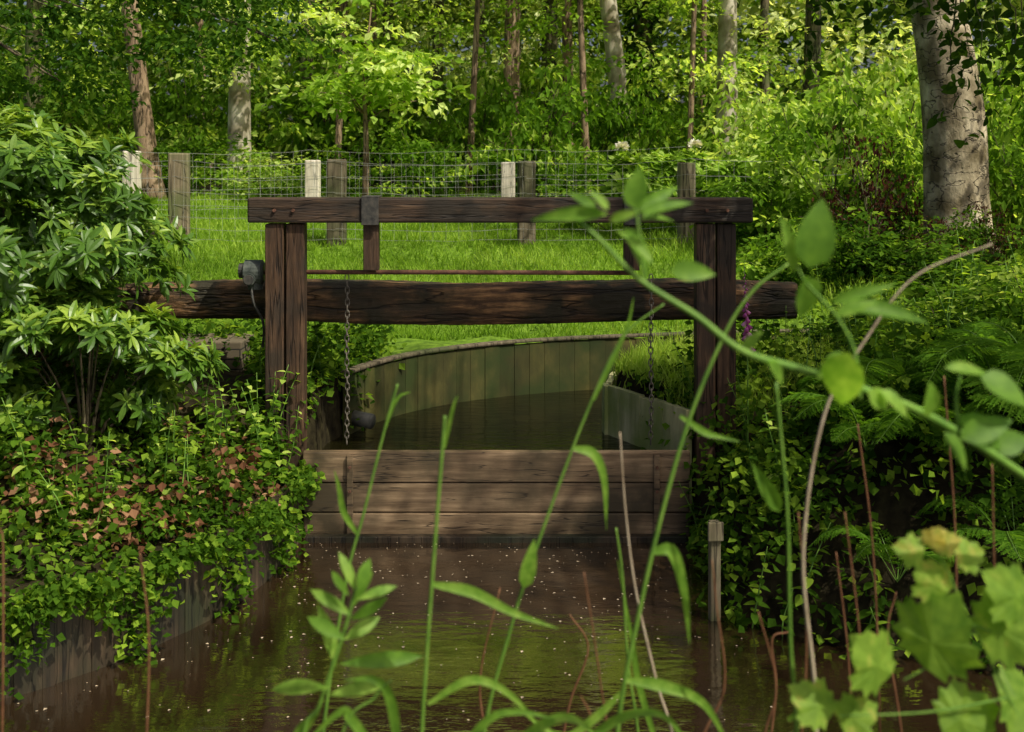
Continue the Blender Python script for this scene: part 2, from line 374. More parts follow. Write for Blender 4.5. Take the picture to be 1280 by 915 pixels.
g = ac.obj('ground', 'ground', smooth=True); g['kind'] = 'structure'; g['label'] = 'grassy and earthy stream banks with woodland floor'; g['category'] = 'ground'

def flat_sheet(name, x0, x1, y0, y1, z, mat, label):
    ac = Acc(); ac.add([(x0, y0, z), (x1, y0, z), (x1, y1, z), (x0, y1, z)], [(0, 1, 2), (0, 2, 3)])
    o = ac.obj(name, mat); o['kind'] = 'structure'; o['label'] = label; o['category'] = 'water'; return o
flat_sheet('water', -5.2, 5.6, 3.0, 7.02, 0, 'water', 'still dark brown stream water below the weir')
flat_sheet('water', -1.4, 4.6, 7.06, 10.0, .40, 'water_up', 'still olive water held back above the weir')

# ------------------------------------------------------------------ timber helpers
def boxes(name, bl, mats, bevel=.006, parent=None, sub=0):
    V = []; Fc = []; C = []; Mi = []
    for b in bl:
        cx, cy, cz, sx, sy, sz = b[:6]; rz = b[6] if len(b) > 6 else 0; t = b[7] if len(b) > 7 else .5; mi = b[8] if len(b) > 8 else 0
        n = len(V); c, s = math.cos(rz), math.sin(rz)
        for dx, dy, dz in [(-1, -1, -1), (1, -1, -1), (1, 1, -1), (-1, 1, -1), (-1, -1, 1), (1, -1, 1), (1, 1, 1), (-1, 1, 1)]:
            lx, ly = dx*sx/2, dy*sy/2
            V.append((cx+lx*c-ly*s, cy+lx*s+ly*c, cz+dz*sz/2)); C.append(t)
        for f in [(0, 3, 2, 1), (4, 5, 6, 7), (0, 1, 5, 4), (1, 2, 6, 5), (2, 3, 7, 6), (3, 0, 4, 7)]:
            Fc.append(tuple(n+q for q in f)); Mi.append(mi)
    me = bpy.data.meshes.new(name); me.from_pydata(V, [], Fc)
    for k in (mats if isinstance(mats, (list, tuple)) else [mats]): me.materials.append(M[k])
    me.polygons.foreach_set('material_index', Mi)
    at = me.attributes.new('tint', 'FLOAT', 'POINT'); at.data.foreach_set('value', C)
    o = bpy.data.objects.new(name, me); COL.objects.link(o)
    if bevel:
        m = o.modifiers.new('Bevel', 'BEVEL'); m.width = bevel; m.segments = 2; m.limit_method = 'ANGLE'
    if parent: o.parent = parent
    return o
def plank_wall(name, line, z0, z1, mat, label, side=1, pw=.125, th=.04, cap=None, zvar=.008, tv=1.0):
    L = np.concatenate([[0], np.cumsum(np.linalg.norm(np.diff(line, axis=0), axis=1))])
    n = int(L[-1]/pw); root = empty(name, (line[0][0], line[0][1], z0))
    info(root, label, 'retaining wall')
    bl = []
    for k in range(n):
        s = (k+.5)*L[-1]/n; x = np.interp(s, L, line[:, 0]); y = np.interp(s, L, line[:, 1])
        x1 = np.interp(s+.05, L, line[:, 0])-np.interp(s-.05, L, line[:, 0]); y1 = np.interp(s+.05, L, line[:, 1])-np.interp(s-.05, L, line[:, 1])
        a = math.atan2(y1, x1); nx_, ny_ = -math.sin(a)*side, math.cos(a)*side
        off = .02+random.uniform(-.003, .003)
        zt = z1+random.uniform(-zvar, zvar)
        bl.append((x+nx_*off-root.location.x, y+ny_*off-root.location.y, (z0+zt)/2-z0, L[-1]/n-.001, th, zt-z0, a, .5+tv*(random.random()-.5)))
    boxes('planks', bl, mat, .002, root)
    if cap:
        m = int(L[-1]/.12); ac = Acc()
        S = np.linspace(0, L[-1], m); px = np.interp(S, L, line[:, 0]); py = np.interp(S, L, line[:, 1])
        tx, ty = np.gradient(px), np.gradient(py); l = np.hypot(tx, ty); nX, nY = -ty/l*side, tx/l*side
        P = np.stack([px+nX*.02-root.location.x, py+nY*.02-root.location.y, np.full(m, z1+.02-z0)], -1)
        tube(ac, P, .036, 12, .0, power=8, squash=(1.0, .33))
        ac.obj('cap_rail', cap, parent=root)
    return root
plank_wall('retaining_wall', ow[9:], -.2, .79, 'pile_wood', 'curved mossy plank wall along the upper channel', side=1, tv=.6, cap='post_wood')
plank_wall('retaining_wall', iw, -.2, .72, 'pile_wood_sunlit', 'weathered plank wall in painted sunlight holding a grassy bank point', side=-1, tv=.6)
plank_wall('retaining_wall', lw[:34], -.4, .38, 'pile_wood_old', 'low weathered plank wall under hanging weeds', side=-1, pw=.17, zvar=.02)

# ------------------------------------------------------------------ weir
weir = empty('weir', (-.09, 7.0, 0)); info(weir, 'weathered horizontal plank weir damming the stream', 'weir')
zs = [.506, .325, .15, -.03, -.25]
for k in range(4):
    z1, z0 = zs[k], zs[k+1]
    boxes('weir_board', [(0, [0, .006, -.004, -.02][k], (z1+z0)/2, 2.25-.004*k, .06, z1-z0-.006, 0, [.85, .5, .6, .0][k])], 'weir_wood', .006, weir)
for x in (-.85, .93):
    boxes('batten', [(x, -.042, .24, .035, .02, .50, 0, .35)], 'weir_wood', .003, weir)
    for z in (.42, .28, .10):
        ac = Acc(); tube(ac, [(x, -.052, z), (x, -.062, z)], .009, 8); ac.obj('bolt', 'rust', parent=weir)
boxes('sill_board', [(0, -.075, .0, 2.2, .06, .07, 0, .0)], 'pile_wood_old', .006, weir)

# ------------------------------------------------------------------ lifting frame
fr = empty('sluice_frame', (-.07, 7.1, .4)); info(fr, 'dark brown timber lifting frame standing over the weir', 'sluice frame')
def rel(x, y, z): return (x+.07, y-7.1, z-.4)
def fbox(name, x0, x1, y0, y1, z0, z1, mat, bev=.008, tint=.5):
    c = rel((x0+x1)/2, (y0+y1)/2, (z0+z1)/2)
    return boxes(name, [(*c, x1-x0, y1-y0, z1-z0, 0, tint)], mat, bev, fr)
for x0, x1 in ((-1.45, -1.224), (1.083, 1.318)):
    xm = (x0+x1)/2
    fbox('post_timber', x0, xm-.006, 7.04, 7.16, .24, 1.825, 'frame_wood', .007, .85)
    fbox('post_timber', xm+.006, x1, 7.055, 7.175, .24, 1.825, 'frame_wood', .007, .45)
fbox('top_beam', -1.55, 1.412, 7.02, 7.19, 1.832, 1.978, 'frame_wood_h', .012)
fbox('hanger', -.875, -.785, 7.05, 7.13, 1.55, 1.829, 'frame_wood', .005, .3)
fbox('hanger', .66, .75, 7.05, 7.13, 1.55, 1.829, 'frame_wood', .005, .3)
for xc in (-.83, .705):
    l = [(*rel(xc, 7.012, 1.90), .10, .012, .16, 0, .5), (*rel(xc, 7.105, 1.984), .10, .2, .01, 0, .5)]
    boxes('bracket', l, 'dark_steel', .002, fr)
ac = Acc(); tube(ac, [rel(-1.56, 7.16, 1.532), rel(-.3, 7.16, 1.530), rel(.72, 7.16, 1.527)], .014, 10)
ac.obj('shaft', 'rust', True, fr)
for x in (-1.39, -1.28, 1.14, 1.26):
    ac = Acc(); tube(ac, [rel(x, 7.02, 1.905), rel(x, 7.005, 1.905)], .010, 8); ac.obj('bolt', 'rust', parent=fr)

gb = empty('gearbox', (-1.53, 7.16, 1.53)); info(gb, 'grey green worm gearbox on the shaft beside the post', 'gearbox')
ac = Acc(); tube(ac, [(-.07, 0, 0), (-.06, 0, 0), (.04, 0, 0), (.055, 0, 0)], [.05, .075, .075, .055], 20)
tube(ac, [(-.02, -.09, -.035), (-.02, .09, -.035)], .035, 14)
tube(ac, [(0, 0, -.06), (0, 0, -.1)], .045, 14)
ac.obj('housing', 'gear_paint', parent=gb)
ac = Acc(); tube(ac, [(-.095, 0, .01), (-.07, 0, .01)], .045, 16); ac.obj('cover', 'dark_steel', parent=gb)
ac = Acc(); tube(ac, [(-.02, -.11, -.035), (-.02, -.09, -.035)], .028, 12); ac.obj('cap', 'dark_steel', parent=gb)
ac = Acc(); tube(ac, smooth_path([(-.02, -.03, -.07), (.0, -.05, -.18), (.05, -.02, -.3), (.04, .02, -.45)], 14), .008, 6)
ac.obj('cable', 'dark_steel', parent=gb)

def chain(x, y, z0, z1, label):
    ac = Acc(); L = .05; n = int((z1-z0)/(L*.72))
    for k in range(n):
        z = z1-k*L*.72-L/2; th = np.linspace(0, 2*math.pi, 11)
        u = np.cos(th)*.012; v = np.sin(th)*L/2
        P = np.stack([u, np.zeros(11), v+z-z0], -1) if k % 2 == 0 else np.stack([np.zeros(11), u, v+z-z0], -1)
        P[:, 0] += .002*math.sin(k*.4)
        tube(ac, P, .0036, 5)
    o = ac.obj('chain', 'chain_steel', True); o.location = (x, y, z0); info(o, label, 'chain', 'lifting chains of the weir')
chain(-.985, 7.165, .50, 1.52, 'thin rusty lifting chain hanging from the shaft')
chain(.83, 7.165, .50, 1.52, 'thin rusty lifting chain beside the foxglove bank')

ac = Acc(); n = 160
xs_ = np.linspace(-2.45, 1.76, n)
P = np.stack([xs_, np.full(n, 7.5), 1.318+.012*np.sin(np.linspace(0, 9, n))], -1)
tube(ac, P, np.r_[.100, .118, .122, .130, .126, .130, .122, .124, .112], 32, wob=.04, power=4.5)
lg = ac.obj('log_beam', 'log_wood', False)
info(lg, 'rough weathered squared log spanning the stream', 'log')
bp = boxes('brick_pier', [(0, 0, .19, .62, .4, .50)], 'brick', .01); bp.location = (-2.08, 8.05, .6-.03)
info(bp, 'small mossy brick pier in the bank', 'brick pier')
ac = Acc(); tube(ac, [(-.0, 0, 0), (.16, -.08, -.015)], .05, 16); pp = ac.obj('drain_pipe', 'plastic_pipe', True); pp.location = (-1.08, 7.95, .5)
info(pp, 'short grey drain pipe poking from the bank', 'pipe')
st = boxes('wooden_stake', [(0, 0, .0, .05, .05, .90, .1, .3), (.0, -.034, .41, .075, .018, .09, .1, .5)], 'post_wood', .005)
st.location = (.97, 5.75, .02); info(st, 'short weathered wooden stake standing at the water edge', 'stake')

# ------------------------------------------------------------------ fences
def fence(label, posts, wires, mats):
    x0 = posts[0][0]; root = empty('wire_fence', (x0, posts[0][1], hz(x0, posts[0][1])))
    info(root, label, 'fence', 'wire fences across the meadow')
    rl = root.location
    for (x, y, top, ww) in posts:
        z0 = hz(x, y)-.1
        boxes('post', [(x-rl.x, y-rl.y, (z0+top)/2-rl.z, ww, ww*.9, top-z0, random.uniform(-.15, .15), random.random())], mats, .018, root)
    ac = Acc()
    for a_, b_ in zip(posts[:-1], posts[1:]):
        A = np.array([a_[0], a_[1]-.11]); B = np.array([b_[0], b_[1]-.11])
        za, zb = hz(a_[0], a_[1]), hz(b_[0], b_[1])
        L = np.linalg.norm(B-A)
        for hh in wires:
            t = np.linspace(0, 1, 9); sag = -.05*np.sin(t*math.pi)*(1 if hh > .7 else .5)+rng.normal(0, .006, 9)
            P = np.stack([A[0]+(B[0]-A[0])*t-rl.x, A[1]+(B[1]-A[1])*t-rl.y, za+(zb-za)*t+hh+sag-rl.z], -1)
            tube(ac, P, .0024, 3)
        for s in np.arange(.08, L, .15):
            t = s/L; x, y, z = A[0]+(B[0]-A[0])*t, A[1]+(B[1]-A[1])*t, za+(zb-za)*t
            tube(ac, [(x-rl.x, y-rl.y, z+.05-rl.z), (x-rl.x+random.uniform(-.02, .02), y-rl.y, z+wires[-1]-.05*math.sin(t*3.14)-rl.z)], .0013, 3)
    ac.obj('wire_mesh', 'wire', parent=root)
W = [.06, .18, .31, .45, .6, .78, .96]
fence('near wire mesh fence with square weathered posts', [(xx(-60, 14), 14, 2.27, .2), (xx(224, 14), 14, 2.28, .23), (xx(421, 14), 14, 2.21, .22), (xx(658, 14), 14, 2.19, .2), (xx(858, 14), 14, 2.17, .19), (xx(1080, 14), 14.2, 2.2, .2)], W, 'post_wood')
fence('wire mesh fence with pale posts farther along the meadow', [(xx(-30, 17), 17.5, 2.4, .2), (xx(165, 16), 16, 2.32, .21), (xx(391, 17), 17, 2.2, .2), (xx(635, 17), 17, 2.17, .2), (xx(860, 17), 17.3, 2.15, .2)], W, 'post_wood_pale')
ac = Acc(); tube(ac, smooth_path([(0, 0, -.05), (.02, 0, .08), (0, .02, .17), (.0, .0, .22)], 8), [.13, .14, .10, .03], 12, wob=.12)
o = ac.obj('stone', 'stone', False); o.location = (xx(176, 14.0), 14.0, hz(xx(176, 14.0), 14.0)+.06); info(o, 'small dark rough stone lying in the grass', 'stone')

# ------------------------------------------------------------------ grass
def ground_pts(n, x0, x1, y0, y1, yexp=1.0):
    x = rng.uniform(x0, x1, n); y = y0+(y1-y0)*rng.random(n)**yexp
    return x, y
BL = (np.array([(-.5, 0, 0), (.5, 0, 0), (-.35, .55, .06), (.35, .55, .06), (0, 1, .3)]), np.array([(0, 1, 3), (0, 3, 2), (2, 3, 4)]))
def grass(n, x0, x1, y0, y1, h, w, name, label, yexp=1.4, cond=None, tb=0):
    x, y = ground_pts(n, x0, x1, y0, y1, yexp)
    P = np.stack([x, y], -1); m = (abs(x) < .5*y+1.0)
    sel = (y < 11); d = np.full(n, 5.)
    d[sel] = np.minimum(sdist(P[sel], chan), sdist(P[sel], pond)); m &= d > .05
    if cond is not None: m &= cond(x, y)
    x, y = x[m], y[m]; N = len(x); z = height(x, y)-.01
    patch = .5+.5*np.sin(x*1.9+1.3*np.sin(y*1.1))*np.sin(y*2.1+x*.7)
    axis = np.stack([rng.normal(0, .35, N), rng.normal(0, .35, N), np.ones(N)], -1)
    nrm = rng.normal(0, 1, (N, 3)); nrm[:, 2] = 0
    hh = h*(.5+.7*rng.random(N)+1.3*patch*(rng.random(N) > .7))*(1+.03*(y-9))
    ac = Acc(); put(ac, BL, np.stack([x, y, z], -1), axis, nrm, hh, .45*rng.random(N)+.45*patch+.05+tb, 0, (w/hh)*(1+.05*(y-9)))
    o = ac.obj(name, 'grass_blade'); info(o, label, 'grass', kind='stuff'); return o
grass(100000, -8, 4.8, 9.4, 21, .075, .011, 'meadow_grass', 'short sunlit green meadow grass with tufts')
grass(12000, .6, 2.6, 7.2, 9.0, .12, .009, 'meadow_grass', 'lush grass on the bank point', 1.0, lambda x, y: x > .6, tb=.4)

# ------------------------------------------------------------------ trees
def make_tree(x, y, path, radii, bark, crown, leaf, label, leafsize=.12, nleaf=110, nlimb=10, tb=0., name='tree', seg=14, cr=.7, cat='tree', group='trees of the wood', tmpl=SIMPLE, wob=.03, flat=.3, low=None, tvar=.6):
    z0 = hz(x, y)-.1
    root = empty(name, (x, y, z0)); info(root, label, cat, group)
    ac = Acc(); P = smooth_path(path, 30); R = np.interp(np.linspace(0, 1, 30), np.linspace(0, 1, len(radii)), radii)
    R = R.copy(); R[:3] *= np.array([1.45, 1.2, 1.07]) if radii[0] > .1 else 1
    tube(ac, P, R, seg, wob=wob)
    C = np.asarray(crown, float)
    idx = rng.choice(len(C), min(nlimb, len(C)), replace=False)
    for k in idx:
        c = C[k]; zt = max(.3*P[-1][2], min(c[2]-.25*np.hypot(c[0], c[1])-.2, P[-1][2]*.97))
        q = np.argmin(abs(P[:, 2]-zt)); s = P[q]
        mid = (s+c)/2+np.array([0, 0, .12*np.linalg.norm(c-s)])
        r0 = min(R[q]*.35, .05)
        tube(ac, smooth_path([s, mid, c], 8), [r0, r0*.5, .006], 6)
    ac.obj('trunk', bark, True, root)
    ac = Acc(); cloud(ac, C, cr*(.6+.8*rng.random(len(C))), nleaf, leafsize, tbias=tb, tmpl=tmpl, flat=flat, tvar=tvar)
    if low is not None:
        lc, lr, ln, ls = low
        cloud(ac, lc, lr*(.6+.8*rng.random(len(lc))), ln, ls, tbias=tb+.1, flat=.14, droop=.45, jit=.45, tvar=.7)
    ac.obj('crown', leaf, parent=root)
    return root
def crown_pts(n, cx, cy, cz, rx, ry, rz, shell=.35, zmin=None):
    d = norm(rng.normal(0, 1, (n, 3))); r = shell+(1-shell)*rng.random(n)**.6
    P = d*r[:, None]*np.array([rx, ry, rz])+np.array([cx, cy, cz])
    if zmin is not None: P = P[P[:, 2] > zmin]
    return P
wood = [
 (192, 20, .17, -2.0, 'bark_warm', 'wood_leaf', 'leaning warm brown trunk behind the fence'),
 (298, 21.5, .22, .2, 'bark_pale', 'lime_leaf', 'pale trunk standing in light at the meadow edge'),
 (40, 23, .2, .3, 'bark', 'wood_leaf', 'slender dark trunk at the wood edge'),
 (545, 28, .16, .2, 'bark', 'far_leaf', 'thin dark trunk in the wood'),
 (490, 31, .2, -.3, 'bark', 'far_leaf', 'thin brown trunk in the wood'),
 (637, 25, .20, .2, 'bark_warm', 'lime_leaf', 'brown trunk in the wood'),
 (686, 27, .22, .1, 'bark', 'wood_leaf', 'straight brown trunk in the wood'),
 (712, 25.5, .14, -.2, 'bark_warm', 'lime_leaf', 'thin straight trunk in the wood'),
 (788, 23, .21, -1.6, 'bark_pale', 'lime_leaf', 'pale sunlit trunk leaning in the wood'),
 (803, 26, .26, .1, 'bark', 'wood_leaf', 'dark ivy covered trunk in the wood'),
 (908, 22, .21, .1, 'bark_pale', 'wood_leaf', 'grey trunk rising behind the shrubs'),
 (1010, 24, .2, .4, 'bark', 'lime_leaf', 'brown trunk behind yellow green shrubs'),
 (1290, 19, .24, .4, 'bark', 'lime_leaf', 'brown trunk at the edge of the wood'),
 (380, 29, .2, .4, 'bark', 'far_leaf', 'brown trunk deep in the wood'),
 (600, 33, .2, .0, 'bark', 'far_leaf', 'distant brown trunk in the wood'),
]
for (px, Y, r, lean, bark, leaf, lab) in wood:
    H = random.uniform(11, 14); x = xx(px, Y)
    path = [(0, 0, 0), (lean*.25, 0, H*.3), (lean*.55, .1, H*.6), (lean, .2, H)]
    C = crown_pts(34, lean*.7, 2.2, H*.74, 2.8, 2.2, H*.32, zmin=6.0)
    nl = 14
    lo = np.stack([rng.uniform(-2.6, 2.6, nl), rng.uniform(-2.2, 1.2, nl), rng.uniform(2.2, 6.4, nl)], -1)
    if 'pale' in bark or 'warm' in bark: lo = lo[(abs(lo[:, 0]) > .5) | (lo[:, 2] > 4.3)]
    if px == 298: lo = np.vstack([lo, [(.1, -.7, 2.5), (-.25, -.9, 2.8), (.3, -.6, 3.0), (0, -.8, 3.5), (-.3, -.8, 4.0), (.2, -.9, 4.5)]])
    make_tree(x, Y, path, [r, r*.8, r*.55, .05], bark, C, leaf, lab, leafsize=.18, nleaf=75, nlimb=10, cr=.85, low=(lo, .80, 95, .125), tb=.14)
for px, Y, r, lean in ((585, 21.5, .07, .5), (735, 20.5, .07, -.4), (420, 22, .07, .4), (860, 21, .06, .3)):  # added trees, crowns above the view brighten the green water reflection
    x = xx(px, Y); H = random.uniform(9.5, 11)
    C = crown_pts(44, lean, -.4, 6.6, 2.3, 1.7, 2.6, .15)
    make_tree(x, Y, [(0, 0, 0), (lean*.3, 0, H*.3), (lean*.6, -.1, H*.6), (lean, -.2, H*.9)], [r, r*.8, r*.6, .02], 'bark_warm', C, 'lime_leaf', 'slender young tree with light yellow green crown, added for the water reflection', leafsize=.17, nleaf=42, nlimb=16, cr=.62, tb=.28, flat=.15, group='slender trees added for the water reflection', seg=8)
for k in range(12):
    px = random.uniform(150, 1000); Y = random.uniform(30, 37); x = xx(px, Y); r = random.uniform(.10, .19)
    C = crown_pts(14, 0, 0, 9, 2.5, 2.2, 4)
    make_tree(x, Y, [(0, 0, 0), (random.uniform(-.3, .3), 0, 5), (random.uniform(-.8, .8), 0, 12)], [r, r*.8, r*.4], ['bark', 'bark_warm'][k % 2], C, 'far_leaf', 'slim brown tree among distant woodland leaves', leafsize=.25, nleaf=50, nlimb=5, cr=1.0, group='distant woodland trees', seg=8, tb=.12)

ivx, ivy_ = xx(803, 26), 26
ac = Acc(); N = 3000
zz = rng.uniform(.1, 7, N); an = rng.random(N)*6.28
pos = np.stack([.1*zz/14+np.cos(an)*.33, np.sin(an)*.33, zz], -1)+rng.normal(0, .06, (N, 3))
put(ac, ROUND, pos, np.stack([np.cos(an)*.5, np.sin(an)*.5, -np.ones(N)], -1), np.stack([np.cos(an), np.sin(an), np.full(N, .4)], -1)+rng.normal(0, .3, (N, 3)), .12)
o = ac.obj('ivy', 'dark_leaf'); o.location = (ivx, ivy_, hz(ivx, ivy_)); info(o, 'dark green ivy climbing a woodland trunk', 'ivy')

sx_, sy_ = xx(456, 18.5), 18.5
C = crown_pts(44, .05, 0, 2.2, 1.2, .9, 1.2, .1)
make_tree(sx_, sy_, [(0, 0, 0), (.02, 0, 1.0), (0, 0, 2.2), (.1, 0, 3.2)], [.055, .045, .03, .01], 'bark_warm', C, 'lime_leaf', 'young maple with bright lime green layered leaves', leafsize=.16, nleaf=36, nlimb=20, cr=.42, tb=.2, cat='sapling', flat=.12)

bx, by = xx(1200, 12), 12
bz = hz(bx, by)-.1
def bo(px, py): p = wp(px, py, 12); return (p[0]-bx, 0, p[2]-bz)
path = [(0, 0, -.05), bo(1196, 250), bo(1192, 150), bo(1180, 60), bo(1168, -20), (-.5, 0, 5.2), (-.6, .2, 8.5)]
C = np.vstack([crown_pts(22, 1.2, 2.2, 8.0, 3.2, 2.8, 2.4), np.stack([rng.uniform(-2.2, 1.0, 9), rng.uniform(-3.6, -.5, 9), rng.uniform(6.8, 9, 9)], -1)])  # front clumps are unseen, added to cast dappled shade on the meadow
lo = np.array([(1.8, -1.2, 3.9), (2.2, -1.6, 4.9), (-.9, -.8, 4.9), (2.0, -1.6, 4.4), (1.7, .3, 3.5), (2.4, -.4, 3.7), (-1.4, -.2, 5.0), (-1.8, .2, 4.6), (-2.4, .6, 4.9), (1.2, .8, 3.0), (1.3, -1.3, 3.4), (1.5, -1.1, 5.6)])  # unseen sprays, some set in the sun's path to dapple the trunk
beech = make_tree(bx, by, path, [.36, .31, .30, .275, .25, .2, .06], 'bark_beech', C, 'wood_leaf', 'big grey beech trunk with dappled light beside the stream', leafsize=.12, nleaf=75, nlimb=18, cr=.65, seg=28, cat='beech tree', wob=.018, low=(lo, .5, 30, .13), tb=.05)

# overhanging tree: unseen crown shaped to shade the weir, cut where sun should pass
C = crown_pts(90, -1.1, 1.3, 7.6, 3.0, 2.7, 1.5, .1)
wx, wy = C[:, 0]+5.6, C[:, 1]+3.0
C = C[((wx > 3.95) & (wy < 4.75)) | (rng.random(len(C)) < .09)]
hang = []
for px, pt, pb, Y in ((1195, -40, 145, 6.2), (1210, -60, 90, 6.4), (1012, -60, 100, 6.6), (1030, -60, 10, 6.3), (1120, -80, 20, 6.0), (1245, -80, 60, 6.1), (1170, -60, 30, 6.6), (1275, -60, 60, 6.3), (1220, -60, 120, 6.0), (1150, -60, 10, 6.4), (1090, -60, 20, 6.5), (1262, -60, 90, 6.5)):
    for t in np.linspace(0, 1, 5):
        p = wp(px+random.uniform(-8, 8), pt+(pb-pt)*t, Y); hang.append(p)
ot = make_tree(5.6, 3.0, [(0, 0, 0), (.0, .1, 2.5), (-.4, .3, 5), (-.9, .6, 8.4)], [.28, .24, .18, .06], 'bark_beech', C, 'wood_leaf', 'overhanging beech whose crown shades the weir', leafsize=.11, nleaf=95, nlimb=20, cr=.54, cat='beech tree')
oz = ot.location.z
ac = Acc(); hc = np.array(hang)-np.array([5.6, 3.0, oz])
cloud(ac, hc, .11, 11, .065, tmpl=OVATE, flat=1.0, droop=.5, jit=.8, tbias=-.1)
for k in range(0, len(hc), 5):
    top = hc[k]+np.array([.1, -.05, 2.4]); tube(ac, smooth_path([top, hc[k], hc[k+2], hc[k+4]], 12), [.008, .004, .0015], 5, mi=1)
ac.obj('branch', ['dark_leaf', 'bark'], parent=ot)

# left overhanging tree with low boughs
tx_, ty_ = -7.0, 11.0
cl = []
while len(cl) < 135:
    px = random.uniform(-60, 400); Y = random.uniform(9.0, 12)
    top = 140-100*max(0, px-120)/280
    py = random.uniform(-110, top)
    if 150 < px < 215 and py > 60: continue
    p = wp(px, py, Y); cl.append((p[0]-tx_, p[1]-ty_, p[2]-hz(tx_, ty_)+.1))
cl = np.vstack([np.array(cl), crown_pts(24, .8, 0, 7, 3.5, 3, 2.5)])
make_tree(tx_, ty_, [(0, 0, 0), (.1, 0, 3), (.2, 0, 6), (.4, 0, 9)], [.3, .25, .18, .05], 'bark', cl, 'shade_leaf', 'beech with low drooping boughs over the meadow edge', leafsize=.07, nleaf=62, nlimb=16, cr=.34, tb=.0, cat='beech tree', flat=.12)

# ------------------------------------------------------------------ far wood mass
ac = Acc()
n = 860
C = np.stack([rng.uniform(-22, 22, n), rng.uniform(35, 45, n), np.where(rng.random(n) < .75, 1.5+rng.random(n)*9, 8+rng.random(n)*9)], -1)
cloud(ac, C, 1.7, 80, .40, tbias=.12, flat=.4, jit=.55, tvar=.7)
o = ac.obj('far_wood', 'far_leaf'); info(o, 'dense distant woodland foliage closing the view', 'woodland', kind='stuff')

# ------------------------------------------------------------------ shrubs
def shrub_mesh(leaf, ns, nl, size, tb=0, tmpl=SIMPLE, cr=.26):
    root = empty('shrub'); ac = Acc(); st_ = Acc(); C = []
    for k in range(ns):
        a = k*2.4+random.uniform(-.4, .4); out = random.uniform(.15, 1.0); hh = random.uniform(.45, 1.3)*(1.15-.5*out)
        p0 = (random.uniform(-.08, .08), random.uniform(-.08, .08), -.1)
        p1 = (math.cos(a)*out*.35, math.sin(a)*out*.35, hh*.6); p2 = (math.cos(a)*out, math.sin(a)*out, hh)
        tube(st_, smooth_path([p0, p1, p2], 7), [.018, .010, .003], 5)
        P = smooth_path([p0, p1, p2], 12)
        for q in (4, 6, 8, 10, 11): C.append(P[q]+rng.normal(0, .07, 3))
    C = np.array(C)
    cloud(ac, C, cr*(.6+.8*rng.random(len(C))), nl, size, tbias=tb, tmpl=tmpl, flat=.22, jit=.45, tvar=.65)
    lv = ac.obj('foliage', leaf, parent=root)
    stt = st_.obj('stems', 'bark', parent=root)
    return root, [lv, stt]
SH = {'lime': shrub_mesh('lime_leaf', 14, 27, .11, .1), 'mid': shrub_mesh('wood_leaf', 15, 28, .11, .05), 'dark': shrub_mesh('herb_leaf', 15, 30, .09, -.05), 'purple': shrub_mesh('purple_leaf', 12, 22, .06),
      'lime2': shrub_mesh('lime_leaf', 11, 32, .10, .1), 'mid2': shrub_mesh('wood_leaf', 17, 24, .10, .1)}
used = set()
def put_shrub(kind, x, y, w, h, label, group='shrubs along the wood edge', sink=.05):
    root, parts = SH[kind]
    if kind in used:
        r = root.copy(); COL.objects.link(r)
        for p in parts:
            q = p.copy(); q.parent = r; COL.objects.link(q)
    else: r = root; used.add(kind)
    r.location = (x, y, hz(x, y)-sink); r.rotation_euler = (0, 0, random.uniform(0, 6.28)); r.scale = (w/1.0, w/1.0, h/1.1)
    info(r, label, 'shrub', group)
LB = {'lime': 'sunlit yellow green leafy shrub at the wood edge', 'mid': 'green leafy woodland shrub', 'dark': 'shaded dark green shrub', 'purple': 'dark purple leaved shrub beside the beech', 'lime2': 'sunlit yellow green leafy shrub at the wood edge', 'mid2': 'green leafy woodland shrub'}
for k in range(20):
    px = -60+k*72+random.uniform(-30, 30); Y = random.uniform(19.5, 23); kd = random.choice(['lime', 'mid', 'mid2', 'lime2', 'mid'])
    put_shrub(kd, xx(px, Y), Y, random.uniform(.9, 1.3), random.uniform(.7, 1.3) if px < 560 else random.uniform(1.1, 2.3), LB[kd])
for k in range(15):
    px = -40+k*94+random.uniform(-40, 40); Y = random.uniform(25, 30); kd = random.choice(['mid', 'mid', 'lime', 'mid2'])
    put_shrub(kd, xx(px, Y), Y, random.uniform(1.3, 2.0), random.uniform(1.6, 3.4), LB[kd])
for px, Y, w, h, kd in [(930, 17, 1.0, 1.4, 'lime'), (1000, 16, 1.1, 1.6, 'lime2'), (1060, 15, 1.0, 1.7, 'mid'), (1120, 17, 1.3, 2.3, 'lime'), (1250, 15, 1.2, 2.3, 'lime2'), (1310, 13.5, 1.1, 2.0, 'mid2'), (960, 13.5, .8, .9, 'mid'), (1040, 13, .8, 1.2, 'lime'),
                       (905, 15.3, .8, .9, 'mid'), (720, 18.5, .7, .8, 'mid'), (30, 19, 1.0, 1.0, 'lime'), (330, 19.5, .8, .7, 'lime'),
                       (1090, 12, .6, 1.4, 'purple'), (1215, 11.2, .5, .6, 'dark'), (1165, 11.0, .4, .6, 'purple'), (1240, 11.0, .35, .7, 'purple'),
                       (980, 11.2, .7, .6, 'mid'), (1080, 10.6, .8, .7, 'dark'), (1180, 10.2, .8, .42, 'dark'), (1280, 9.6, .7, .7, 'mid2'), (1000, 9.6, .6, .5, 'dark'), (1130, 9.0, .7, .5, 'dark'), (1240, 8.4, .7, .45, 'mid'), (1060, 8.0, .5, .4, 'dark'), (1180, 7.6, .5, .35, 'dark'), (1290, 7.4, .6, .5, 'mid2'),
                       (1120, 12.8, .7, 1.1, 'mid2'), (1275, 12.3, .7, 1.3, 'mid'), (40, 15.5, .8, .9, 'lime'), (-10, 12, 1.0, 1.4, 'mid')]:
    put_shrub(kd, xx(px, Y), Y, w, h, LB[kd])

